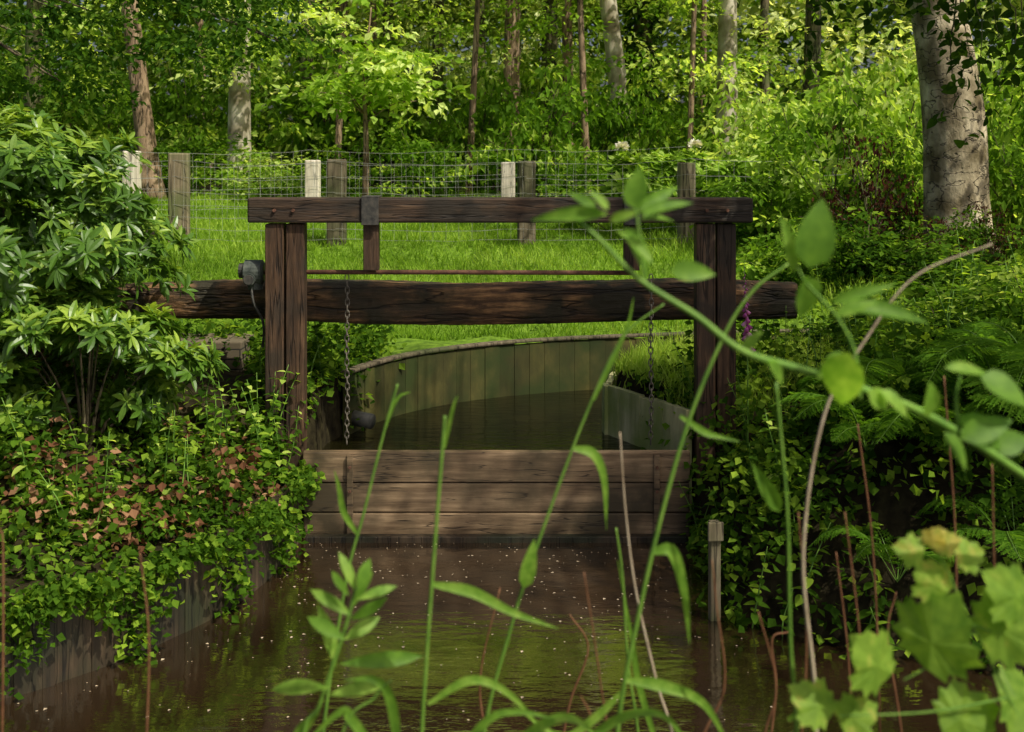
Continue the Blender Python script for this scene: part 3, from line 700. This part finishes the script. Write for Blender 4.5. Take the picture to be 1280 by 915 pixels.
# ------------------------------------------------------------------ rhododendrons
def rhodo(x, y, rx, ry, rz, cz, n, label, leaf='rhodo_leaf', size=.12, flowers=0, zmin=.0, tb=.1, tm=RLEAF):
    root = empty('rhododendron', (x, y, hz(x, y)-.05)); info(root, label, 'rhododendron', 'rhododendron bushes')
    nb = max(12, n//20)
    bd = norm(rng.normal(0, 1, (nb, 3))); bd[:, 2] = np.where(bd[:, 2] < -.75, -bd[:, 2], bd[:, 2])
    bc = bd*(.5+.5*rng.random((nb, 1))**.7)
    k = rng.integers(0, nb, n); lr = .27
    loc = norm(rng.normal(0, 1, (n, 3))); loc[:, 2] = abs(loc[:, 2])*1.0-.25
    C0 = bc[k]+loc*lr*(.6+.4*rng.random((n, 1)))
    C = C0*np.array([rx, ry, rz])+np.array([0, 0, cz]); kk = C[:, 2] > zmin; C = C[kk]; d = norm(C0[kk]); lc = loc[kk]
    up = norm(d*.6+lc*.6+np.array([0, 0, .8])+rng.normal(0, .25, d.shape))
    ac = Acc(); m = 9
    U = np.repeat(up, m, 0); Cc = np.repeat(C, m, 0); N = len(U)
    ref = norm(np.cross(U, rng.normal(0, 1, (1, 3)))); ref2 = np.cross(U, ref)
    an = np.tile(np.arange(m)*2.4, len(C))+np.repeat(rng.random(len(C))*6.3, m)
    rad = ref*np.cos(an)[:, None]+ref2*np.sin(an)[:, None]
    el = rng.uniform(-.3, .9, N)
    axis = rad+U*el[:, None]; nr = U-rad*el[:, None]*.8+rng.normal(0, .2, (N, 3))
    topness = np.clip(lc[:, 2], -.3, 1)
    tint = .35*np.repeat(rng.random(len(C)), m)+.25*rng.random(N)+.38*np.repeat(topness, m)+tb  # sunlit tops and darker insides painted through the leaf tint
    put(ac, tm, Cc, axis, nr, size*(.6+.6*rng.random(N)), tint)
    ac.obj('foliage', leaf, parent=root)
    ac = Acc()
    for q in range(0, nb, 2):
        c = bc[q]*np.array([rx, ry, rz])*.95+np.array([0, 0, cz]); tube(ac, smooth_path([(c[0]*.1, c[1]*.1, -.05), (c[0]*.4, c[1]*.4, c[2]*.45), tuple(c)], 7), [.012, .007, .003], 5)
    ac.obj('stems', 'bark', parent=root)
    if flowers:
        ac = Acc(); c = np.array([0, -ry*.4, cz+rz*1.2])
        for _ in range(34):
            v = norm(rng.normal(0, 1, (1, 3)))[0]; v[2] = abs(v[2]); p = c+v*.035
            put(ac, ROUND, p[None], (v+rng.normal(0, .3, 3))[None], np.cross(v, [1, .3, 0])[None], .075)
        ac.obj('blossom', 'white_petal', parent=root)
    return root
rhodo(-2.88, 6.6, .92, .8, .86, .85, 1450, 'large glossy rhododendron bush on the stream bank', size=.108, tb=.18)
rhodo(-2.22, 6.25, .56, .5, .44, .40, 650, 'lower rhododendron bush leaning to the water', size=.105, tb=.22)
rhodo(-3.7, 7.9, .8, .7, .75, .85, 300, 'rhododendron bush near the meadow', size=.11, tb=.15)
rhodo(xx(775, 15), 15, .85, .6, .50, .55, 240, 'light green rhododendron with a white blossom', 'lime_leaf', .19, 1, tb=.15, tm=LONG)
rhodo(xx(865, 15), 15, .85, .6, .46, .55, 240, 'light green rhododendron with a white blossom by the post', 'lime_leaf', .19, 1, tb=.15, tm=LONG)
rhodo(xx(960, 14.5), 14.5, .9, .6, .5, .45, 200, 'light green rhododendron without blossom', 'lime_leaf', .17, tb=.1, tm=LONG)

# ------------------------------------------------------------------ bank ground cover
def cover(name, n, x0, x1, y0, y1, hmax, size, mat, label, cond, tmpl=ROUND, tb=0.):
    nc = n//14
    x, y = ground_pts(nc, x0, x1, y0, y1); m = cond(x, y); x, y = x[m], y[m]
    z = height(x, y); hv = hmax*rng.random(len(x))**1.6*np.clip(.7+.9*np.sin(x*5+y*3)*np.sin(y*4.3-x*2), .1, 1.6)
    C = np.stack([x, y, z+np.maximum(hv, .01)], -1)
    ac = Acc(); cloud(ac, C, .10, 14, size, tmpl=tmpl, flat=.9, droop=.3, jit=.6, tbias=tb, tvar=.75)
    o = ac.obj(name, mat); info(o, label, 'ground cover', kind='stuff')
def out_of(x, y, m=.0):
    P = np.stack([x, y], -1); return (sdist(P, pond) > m) & (sdist(P, chan) > m)
nopier = lambda x, y: ~((x > -2.5) & (x < -1.6) & (y > 6.9) & (y < 7.9))
cover('bank_weeds', 27000, -3.6, -1.1, 4.6, 8.3, .22, .044, 'herb_leaf', 'tangled ivy and weeds covering the bank', lambda x, y: out_of(x, y, .08) & nopier(x, y), tb=.06)
cover('bank_weeds', 34000, .8, 4.2, 4.4, 7.7, .40, .05, 'herb_leaf', 'shaded weeds covering the stream bank', lambda x, y: out_of(x, y, .0) & ((rng.random(len(x)) < .5) | (x < 1.5)), tb=.05)
cover('bank_weeds', 20000, 1.6, 5.5, 7.0, 12.5, .32, .065, 'herb_leaf', 'dark undergrowth beneath the beech', lambda x, y: out_of(x, y, .05) & (y < 8.6) | (y > 10.1) & (x > 2.4+.3*(y-10)), tb=-.05)
cover('bank_weeds', 10000, -2.6, -.9, 7.2, 9.0, .22, .05, 'herb_leaf', 'low weeds behind the wall', lambda x, y: out_of(x, y, .0) & nopier(x, y), tb=0)
cover('leaf_litter', 5600, -3.0, -1.3, 4.9, 6.9, .24, .046, 'dead_leaf', 'reddish dead leaves caught in the weeds', lambda x, y: out_of(x, y, .08) & (np.sin(x*4)*np.sin(y*5+1) > .0), tb=.1)
ac = Acc(); kk_ = 430; k = rng.integers(0, 30, kk_); t = rng.random(kk_)
bxy = lw[k]*(1-t[:, None])+lw[k+1]*t[:, None]
dens = np.clip(.40+.9*np.sin(bxy[:, 1]*9+bxy[:, 0]*5), .1, 1.2)
C = np.stack([bxy[:, 0]+.02+rng.uniform(-.02, .05, kk_), bxy[:, 1]-.02, .42-rng.random(kk_)**1.4*.42*dens], -1)
cloud(ac, C, .055, 11, .038, tmpl=ROUND, flat=1, droop=.6, jit=.7, tbias=.05)
o = ac.obj('trailing_ivy', 'herb_leaf'); info(o, 'ivy trailing over the low plank wall', 'ivy', kind='stuff')

def herb(name, h, leaflen, nodes, mat, tmpl=OVATE):
    ac = Acc(); P = smooth_path([(0, 0, 0), (.02, .01, h*.5), (.06*random.uniform(-1, 1), .05*random.uniform(-1, 1), h)], 14)
    tube(ac, P, [.004, .0035, .0015], 5, mi=1)
    pos = []; ax = []; nr = []; sz = []
    for i in range(nodes):
        t = .18+.8*i/(nodes-1); p = P[int(t*13)]; a0 = i*math.pi/2+random.uniform(-.3, .3)
        for s in (0, math.pi):
            d = np.array([math.cos(a0+s), math.sin(a0+s), .05-.3*(1-t)+random.uniform(-.1, .2)])
            pos.append(p); ax.append(d); nr.append((-.1*d[0], -.1*d[1], 1)); sz.append(leaflen*(1.1-.65*t)*(.85+.3*random.random()))
    put(ac, tmpl, np.array(pos), np.array(ax), np.array(nr), np.array(sz))
    return ac.obj(name, [mat, 'green_stem'], True, link=False)
HM = [herb('nettle', .42, .085, 8, 'herb_leaf'), herb('nettle', .34, .095, 6, 'herb_leaf'), herb('nettle', .55, .08, 11, 'herb_leaf'), herb('nettle', .3, .11, 5, 'lime_leaf'), herb('nettle', .48, .10, 8, 'wood_leaf')]  # lime nettle puts the left bank's sunlight into its leaf colour
def place_herbs(n, x0, x1, y0, y1, group, label, cond=None, smin=.8, smax=1.3, kinds=(0, 1, 2), marg=.04):
    c = 0
    while c < n:
        x = random.uniform(x0, x1); y = random.uniform(y0, y1)
        if not out_of(np.array([x]), np.array([y]), marg)[0]: continue
        if cond and not cond(x, y): continue
        o = HM[random.choice(kinds)].copy(); COL.objects.link(o)
        s = random.uniform(smin, smax); o.scale = (s, s, s); o.location = (x, y, hz(x, y)-.02)
        o.rotation_euler = (random.uniform(-.25, .25), random.uniform(-.25, .25), random.uniform(0, 6.28))
        info(o, label, 'nettle', group); c += 1
place_herbs(42, -2.3, -1.25, 5.6, 7.2, 'nettles on the sunny bank', 'leafy green nettle on the sunny bank', kinds=(0, 1, 3, 4), marg=.14, smin=.55, smax=1.15)
place_herbs(12, -1.55, -1.2, 6.7, 7.0, 'nettles on the sunny bank', 'leafy green nettle at the foot of the post', kinds=(2, 4))
place_herbs(18, -2.9, -1.8, 5.2, 6.0, 'nettles on the sunny bank', 'leafy green nettle above the plank wall', kinds=(0, 1, 4), marg=.2, smin=.6, smax=1.2)
place_herbs(74, .95, 3.0, 5.2, 7.6, 'nettles on the shaded bank', 'leafy green nettle on the shaded bank', kinds=(0, 1, 2, 4), cond=lambda x, y: x < 1.7 or y > 6.6)
place_herbs(34, 1.5, 4.2, 7.3, 8.8, 'nettles on the shaded bank', 'tall nettle beneath the beech', smin=.9, smax=1.3)
place_herbs(10, -1.6, -1.12, 7.25, 8.5, 'nettles on the sunny bank', 'leafy green nettle beside the brick pier')

def fern_mesh(L=.5, nf=8):
    ac = Acc()
    for f in range(nf):
        a = f*2*math.pi/nf+random.uniform(-.3, .3); l = L*random.uniform(.65, 1.15); lift = random.uniform(.5, .9); sw = random.uniform(-.25, .25)
        d = np.array([math.cos(a), math.sin(a), 0.]); e = np.array([-d[1], d[0], 0])
        P = smooth_path([(0, 0, 0), tuple(d*l*.35+np.array([0, 0, l*lift*.75])), tuple(d*l*.75+e*sw*l*.4+np.array([0, 0, l*lift*.85])), tuple(d*l*1.05+e*sw*l+np.array([0, 0, l*lift*.55]))], 30)
        tube(ac, P, [.003, .002, .001], 4, mi=1)
        T_ = norm(np.gradient(P, axis=0)); side = norm(np.cross(T_, [0, 0, 1.])); up = np.cross(side, T_)
        q = np.arange(5, 30); tt = (q-5)/24; ln = .15*l/.5*np.sin(np.pi*np.clip(tt*.8+.2, 0, 1))**.9+.006
        for s in (-1, 1):
            axd = norm(side[q]*s+T_[q]*.45-up[q]*rng.uniform(.05, .3, (len(q), 1))+rng.normal(0, .06, (len(q), 3)))
            put(ac, NARROW, P[q], axd, up[q]+rng.normal(0, .25, (len(q), 3)), ln, .3+.5*rng.random(len(q)), wscale=np.full(len(q), .75))
            for m in range(5):
                u = (m+.8)/6; pp = P[q]+axd*(ln*u)[:, None]
                for s2 in (-1, 1):
                    put(ac, SIMPLE, pp, axd*.6+T_[q]*s2+rng.normal(0, .15, (len(q), 3)), up[q]+rng.normal(0, .3, (len(q), 3)), .2*ln*(1-.7*u)+.004, .3+.6*rng.random(len(q)))
    return ac.obj('fern', ['fern_leaf', 'green_stem'], False, link=False)
FM = [fern_mesh(.5, 8), fern_mesh(.55, 7)]
for k, (x, y, s) in enumerate([(1.75, 5.9, .9), (2.15, 5.7, 1.0), (2.45, 5.95, 1.05), (2.05, 6.3, .9), (2.45, 6.5, .95), (2.75, 6.2, 1.0), (2.25, 5.35, .85), (1.75, 5.45, .65), (2.7, 5.5, .95), (2.6, 5.75, 1.0)]):
    o = FM[k % 2].copy(); COL.objects.link(o); o.location = (x, y, hz(x, y)+.02); o.scale = (s, s, s); o.rotation_euler = (random.uniform(-.15, .15), random.uniform(-.15, .15), random.uniform(0, 6))
    info(o, 'arching green fern on the shaded bank', 'fern', 'ferns on the shaded bank')

# foxglove
fx, fy = 1.345, 6.85
ac = Acc(); z0 = hz(fx, fy); FH = 1.62-z0
P = smooth_path([(0, 0, 0), (.0, 0, FH*.5), (-.02, 0, FH)], 16); tube(ac, P, [.006, .005, .002], 6, mi=1)
for k in range(30):
    t = k/30; p = np.array([-.02*t, 0, FH-.48+.47*t]); a = k*2.4; d = np.array([math.cos(a)*.8, math.sin(a)-.5, -.9]); s = .046*(1.1-t)
    q = p+norm(d)*s; tube(ac, [p, p+norm(d)*s*.5, q], [s*.15, s*.28, s*.36], 7, tint=random.random(), mi=2)
th = np.arange(7)*.9
put(ac, OVATE, np.repeat([[0, 0, .08]], 7, 0), np.stack([np.cos(th), np.sin(th), np.full(7, .3)], -1), np.tile([0, 0, 1.], (7, 1)), .16)
o = ac.obj('foxglove', ['herb_leaf', 'green_stem', 'purple_petal'], True); o.location = (fx, fy, z0); info(o, 'foxglove with a spike of purple bells', 'foxglove')

ac = Acc(); N = 700
x = rng.uniform(-2, 1.1, N); y = 4.6+2.4*rng.random(N)**.6; P = np.stack([x, y], -1); m = sdist(P, pond) < -.05; x, y = x[m], y[m]
put(ac, ROUND, np.stack([x, y, np.full(len(x), .004)], -1), np.stack([rng.normal(0, 1, len(x)), rng.normal(0, 1, len(x)), np.zeros(len(x))], -1), np.tile([0, 0, 1.], (len(x), 1)), .006+.015*rng.random(len(x))**3)
o = ac.obj('floating_debris', 'dry_stem'); info(o, 'pale petals and specks floating on the water', 'debris', kind='stuff')

# ------------------------------------------------------------------ near bank plants
def to3(pts, Y):
    return [wp(p[0], p[1], p[2] if len(p) > 2 else Y) for p in pts]
def stem_plant(name, stems, leaves, blades, label, cat, stemmat='green_stem', leafmat='front_leaf', Y=1.5, tmpl=OVATE, group=None, ground=True, tintb=0.):
    ac = Acc(); base = None
    for pts, r0, r1 in stems:
        P = to3(pts, Y)
        if ground and base is None:
            b = P[0]; gz = hz(b[0], b[1]); P = [(b[0]-.02, b[1], gz-.02), (b[0]-.01, b[1], (gz+b[2])/2)]+P
        if base is None: base = P[0]
        tube(ac, smooth_path(P, 10*len(P)), [r0*Y/F, r0*Y/F*.95, (r0+r1)/2*Y/F, r1*Y/F], 8, mi=1)
    for lf in leaves:
        Yl = lf[5] if len(lf) > 5 else Y+random.uniform(-.03, .03)
        a = np.array(wp(lf[0], lf[1], Yl)); b = np.array(wp(lf[2], lf[3], Yl+random.uniform(-.02, .02)))
        d = b-a; L = np.linalg.norm(d); w = lf[4]*Yl/F
        n = np.array([random.uniform(-.7, .7), -.8, random.uniform(.2, .9)])
        put(ac, tmpl, a[None], d[None], n[None], L, np.array([random.uniform(.2, .95)+tintb]), 0, np.array([w/L/.62 if tmpl is OVATE else w/L/.3]))
    for pts, w in blades:
        P = smooth_path(to3(pts, Y), 18); T_ = norm(np.gradient(P, axis=0))
        side = norm(np.cross(T_, norm(np.array([[random.uniform(-.3, .3), -1, .45]])))); t = np.linspace(0, 1, 18)
        hw = w*Y/F/2*np.clip(np.minimum(1, .35+t*2.5), 0, 1)*(1-t**2.2)+.0004
        fold = np.cross(side, T_)*(hw*.35)[:, None]
        V = np.stack([P-side*hw[:, None]+fold, P, P+side*hw[:, None]+fold], 1).reshape(-1, 3); Tt = []
        for i in range(17):
            a = i*3
            for k in (0, 1): Tt += [(a+k, a+k+1, a+k+4), (a+k, a+k+4, a+k+3)]
        ac.add(V, Tt, random.uniform(.4, .8)+tintb)
    if base is not None:
        V0 = np.array(base); ac.V = [v-V0 for v in ac.V]
    o = ac.obj(name, [leafmat, stemmat], True)
    if base is not None: o.location = base
    info(o, label, cat, group); return o

stem_plant('bramble', [([(1420, 700, 1.4), (1290, 602, 1.35), (1150, 515, 1.3), (1010, 465, 1.27), (930, 440, 1.25), (870, 395, 1.25), (800, 350, 1.25), (750, 300, 1.25), (722, 275, 1.25)], 6.8, 2.4),
                       ([(1075, 500), (1068, 440), (1045, 395), (1005, 350), (992, 320)], 2.6, 1.3),
                       ([(805, 352), (800, 300), (795, 262)], 2.2, 1.5), ([(1200, 548), (1195, 500), (1200, 470)], 2.5, 1.5)],
 [(796, 262, 794, 206, 34), (798, 262, 850, 230, 18), (800, 268, 866, 246, 16), (760, 268, 662, 268, 20), (745, 262, 712, 236, 15), (760, 262, 740, 236, 13), (780, 285, 822, 345, 36), (800, 275, 845, 268, 14),
  (838, 338, 895, 340, 27), (815, 330, 775, 280, 16), (762, 276, 800, 262, 13), (1012, 335, 1030, 250, 50), (992, 340, 982, 272, 17), (1008, 345, 1012, 400, 42), (1050, 383, 1168, 392, 24), (1040, 378, 1118, 352, 16),
  (1045, 395, 1095, 372, 19), (1060, 440, 1046, 512, 55), (1062, 445, 1022, 468, 28), (1085, 490, 1115, 510, 28), (1100, 487, 1142, 520, 22), (1180, 460, 1242, 462, 18), (1160, 520, 1170, 482, 32), (1225, 470, 1290, 500, 40),
  (1200, 548, 1270, 522, 34), (1200, 520, 1256, 560, 36), (1240, 560, 1290, 545, 34), (1180, 540, 1215, 585, 26), (960, 450, 985, 480, 20), (930, 440, 950, 410, 18)],
 [], 'long arching bramble shoot with round fresh green leaves', 'bramble', Y=1.26)
G = 'tall reeds and grasses on the near bank'
stem_plant('tall_grass', [([(768, 960), (800, 760), (850, 560), (900, 430), (940, 365), (985, 330)], 3.2, 1.8)], [], [([(782, 850), (830, 858), (880, 880), (915, 940)], 15), ([(815, 690), (840, 690), (855, 740), (862, 805)], 16), ([(850, 520), (880, 540), (895, 545), (925, 552)], 9), ([(780, 862), (740, 900), (700, 920), (640, 880)], 11)], 'tall grass stem arching over the water', 'grass', Y=1.6, group=G)
stem_plant('tall_grass', [([(600, 960), (640, 780), (690, 630), (740, 500), (780, 420), (830, 380)], 2.4, 1.1)], [(655, 735, 668, 680, 20)], [([(715, 560), (742, 568), (755, 600), (758, 662)], 13), ([(742, 500), (770, 440), (785, 405), (792, 372)], 6)], 'tall grass stem with a folded leaf', 'grass', Y=1.7, group=G)
stem_plant('tall_grass', [([(400, 960), (430, 740), (455, 640), (480, 540), (497, 480)], 2.4, 1.3)], [], [([(480, 540), (490, 510), (500, 495), (513, 490)], 5), ([(447, 668), (430, 640), (424, 610), (418, 588)], 8)], 'thin upright grass stem', 'grass', Y=1.9, group=G)
stem_plant('tall_grass', [([(526, 960), (532, 840), (542, 700), (553, 560), (556, 520)], 2.7, 2.0)], [], [([(538, 730), (590, 740), (640, 765), (698, 786)], 14), ([(535, 880), (590, 850), (640, 870), (690, 930)], 11), ([(556, 560), (562, 530), (568, 505), (572, 495)], 5)], 'upright grass stem with a long drooping blade', 'grass', Y=1.6, group=G)
stem_plant('tall_grass', [([(996, 960), (988, 800), (984, 640), (970, 478)], 2.6, 1.8)], [(975, 640, 945, 585, 20)], [([(985, 900), (1020, 880), (1050, 890), (1080, 930)], 11)], 'straight slender green stem', 'grass', Y=1.5, group=G)
stem_plant('tall_grass', [([(420, 960), (470, 870), (490, 850)], 2, 1.2)], [], [([(470, 940), (440, 900), (425, 890), (370, 940)], 13), ([(500, 960), (490, 880), (470, 850), (430, 850)], 13), ([(610, 960), (680, 905), (720, 900), (760, 935)], 13), ([(560, 960), (610, 900), (650, 890), (700, 900)], 10), ([(700, 960), (770, 900), (830, 895), (870, 950)], 11)], 'low arching grass blades', 'grass', Y=1.5, group=G)
stem_plant('tall_grass', [([(800, 960), (785, 830), (778, 720), (770, 660)], 2, 1.2)], [], [([(830, 960), (800, 860), (790, 800), (772, 700)], 8)], 'thin green grass stem above the water', 'grass', Y=1.9, group=G)
D = 'dry stalks on the near bank'
stem_plant('dry_stalk', [([(1020, 960), (1018, 855), (1004, 690), (1030, 520), (1085, 420), (1145, 345), (1240, 305)], 2.8, 0.9)], [], [], 'long pale dry stalk arching over the bank', 'stalk', 'dry_stem', Y=1.6, group=D)
stem_plant('dry_stalk', [([(845, 960), (820, 850), (795, 740), (782, 640), (775, 540)], 2.0, .9)], [], [], 'thin pale dry stalk', 'stalk', 'dry_stem', Y=1.9, group=D)
for pts in ([(700, 960), (712, 880), (735, 810), (712, 768)], [(760, 960), (750, 850), (730, 715)], [(725, 960), (738, 900), (726, 870)], [(870, 960), (905, 860), (896, 760), (890, 700)], [(950, 960), (970, 860), (948, 765)], [(960, 960), (970, 860), (965, 800), (985, 790)],
            [(1085, 960), (1075, 800), (1056, 640)], [(1100, 960), (1092, 700), (1072, 530)], [(1065, 960), (1060, 820), (1045, 690)], [(1260, 900), (1245, 760), (1240, 580)], [(1190, 960), (1195, 700), (1180, 470)], [(182, 960), (186, 800), (175, 690)], [(2, 960), (4, 700), (0, 660)], [(1000, 960), (1008, 800), (998, 640)], [(610, 960), (600, 850), (625, 735)], [(1130, 960), (1110, 800), (1120, 740)]):
    stem_plant('dry_stalk', [(pts, 1.9, .9)], [], [], 'bent brown dry stalk over the water', 'stalk', 'brown_stem', Y=random.uniform(1.7, 2.3), group=D)
stem_plant('willowherb', [([(375, 960), (400, 880), (430, 790), (445, 735)], 3.2, 2)],
 [(445, 740, 428, 690, 14), (447, 738, 462, 700, 16), (445, 750, 495, 730, 13), (440, 770, 390, 735, 16), (438, 775, 480, 752, 15), (432, 800, 385, 770, 17), (430, 800, 475, 770, 17), (424, 830, 530, 820, 20), (420, 835, 408, 760, 20), (412, 860, 335, 855, 20), (410, 870, 480, 850, 19), (400, 890, 352, 935, 18), (436, 745, 415, 715, 11), (440, 760, 460, 715, 14)],
 [], 'leafy willowherb shoot with lance shaped leaves', 'willowherb', Y=1.55, tmpl=LONG)
ac = Acc(); MY = 1.4
def mp_leaf(px, py, ang, s, tint, Y=MY):
    p = np.array(wp(px, py, Y)); a = np.array([math.cos(ang), random.uniform(-.35, .35), math.sin(ang)])
    n = np.array([random.uniform(-.45, .45), -.85, random.uniform(.25, .8)])
    put(ac, MAPLE, p[None], a[None], n[None], s*Y/F, np.array([tint]))
for t in [(1162, 684, 1.2, 28, 1.0), (1168, 680, .3, 32, .95), (1155, 692, 2.9, 38, .6), (1195, 695, .1, 42, .55), (1180, 745, 2.2, 54, .6), (1150, 830, 1.2, 100, .35), (1110, 850, 2.2, 78, .45), (1225, 800, .6, 86, .4), (1250, 870, -.3, 84, .3), (1040, 895, 2.5, 60, .5), (1050, 905, .5, 52, .55), (1285, 760, 2.4, 74, .4), (1175, 905, .2, 80, .35)]:
    mp_leaf(*t)
for pts in ([(1330, 1000), (1265, 880), (1215, 780), (1180, 705), (1168, 680)], [(1220, 790), (1165, 830), (1130, 850)], [(1262, 872), (1160, 890), (1050, 895)], [(1215, 780), (1240, 790), (1260, 800)]):
    tube(ac, smooth_path(to3(pts, MY), 20), [.0018, .0008], 6, mi=1)
b = to3([(1330, 1000)], MY)[0]; gz = hz(b[0], b[1]); tube(ac, [(b[0]+.05, b[1], gz-.02), b], .003, 6, mi=1)
B0 = np.array([b[0]+.05, b[1], gz]); ac.V = [v-B0 for v in ac.V]
o = ac.obj('maple_seedling', ['maple_leaf', 'green_stem']); o.location = B0; info(o, 'maple seedling with lobed lime green leaves', 'maple seedling')

# ------------------------------------------------------------------ light
w = bpy.data.worlds.new('World'); scene.world = w; w.use_nodes = True
nt = w.node_tree; bg = nt.nodes['Background']
sky = nt.nodes.new('ShaderNodeTexSky'); sky.sky_type = 'NISHITA'; sky.sun_disc = False
to_sun = Vector((.45, -.38, .80)).normalized()
el = math.asin(to_sun.z); az = math.atan2(to_sun.x, to_sun.y)
sky.sun_elevation = el; sky.sun_rotation = az; sky.air_density = .8; sky.dust_density = 6.0; sky.ozone_density = .3
nt.links.new(sky.outputs[0], bg.inputs[0]); bg.inputs[1].default_value = .11
sd = bpy.data.lights.new('sun', 'SUN'); sd.energy = 5; sd.angle = math.radians(.5); sd.color = (1, .95, .80)
so = bpy.data.objects.new('sun', sd); COL.objects.link(so); so.rotation_euler = to_sun.to_track_quat('Z', 'Y').to_euler()
so.location = (8, -6, 14)

cd = bpy.data.cameras.new('camera'); co = bpy.data.objects.new('camera', cd); COL.objects.link(co)
co.location = (0, 0, ZC); co.rotation_euler = (math.radians(90), 0, 0)
cd.sensor_width = 36; cd.lens = 36*F/1280; cd.shift_y = -(457.5-200)/1280; cd.clip_end = 1500; cd.clip_start = .05
cd.dof.use_dof = True; cd.dof.focus_distance = 7.6; cd.dof.aperture_fstop = 5.6
scene.camera = co
scene.view_settings.view_transform = 'Standard'; scene.view_settings.look = 'None'; scene.view_settings.exposure = 0
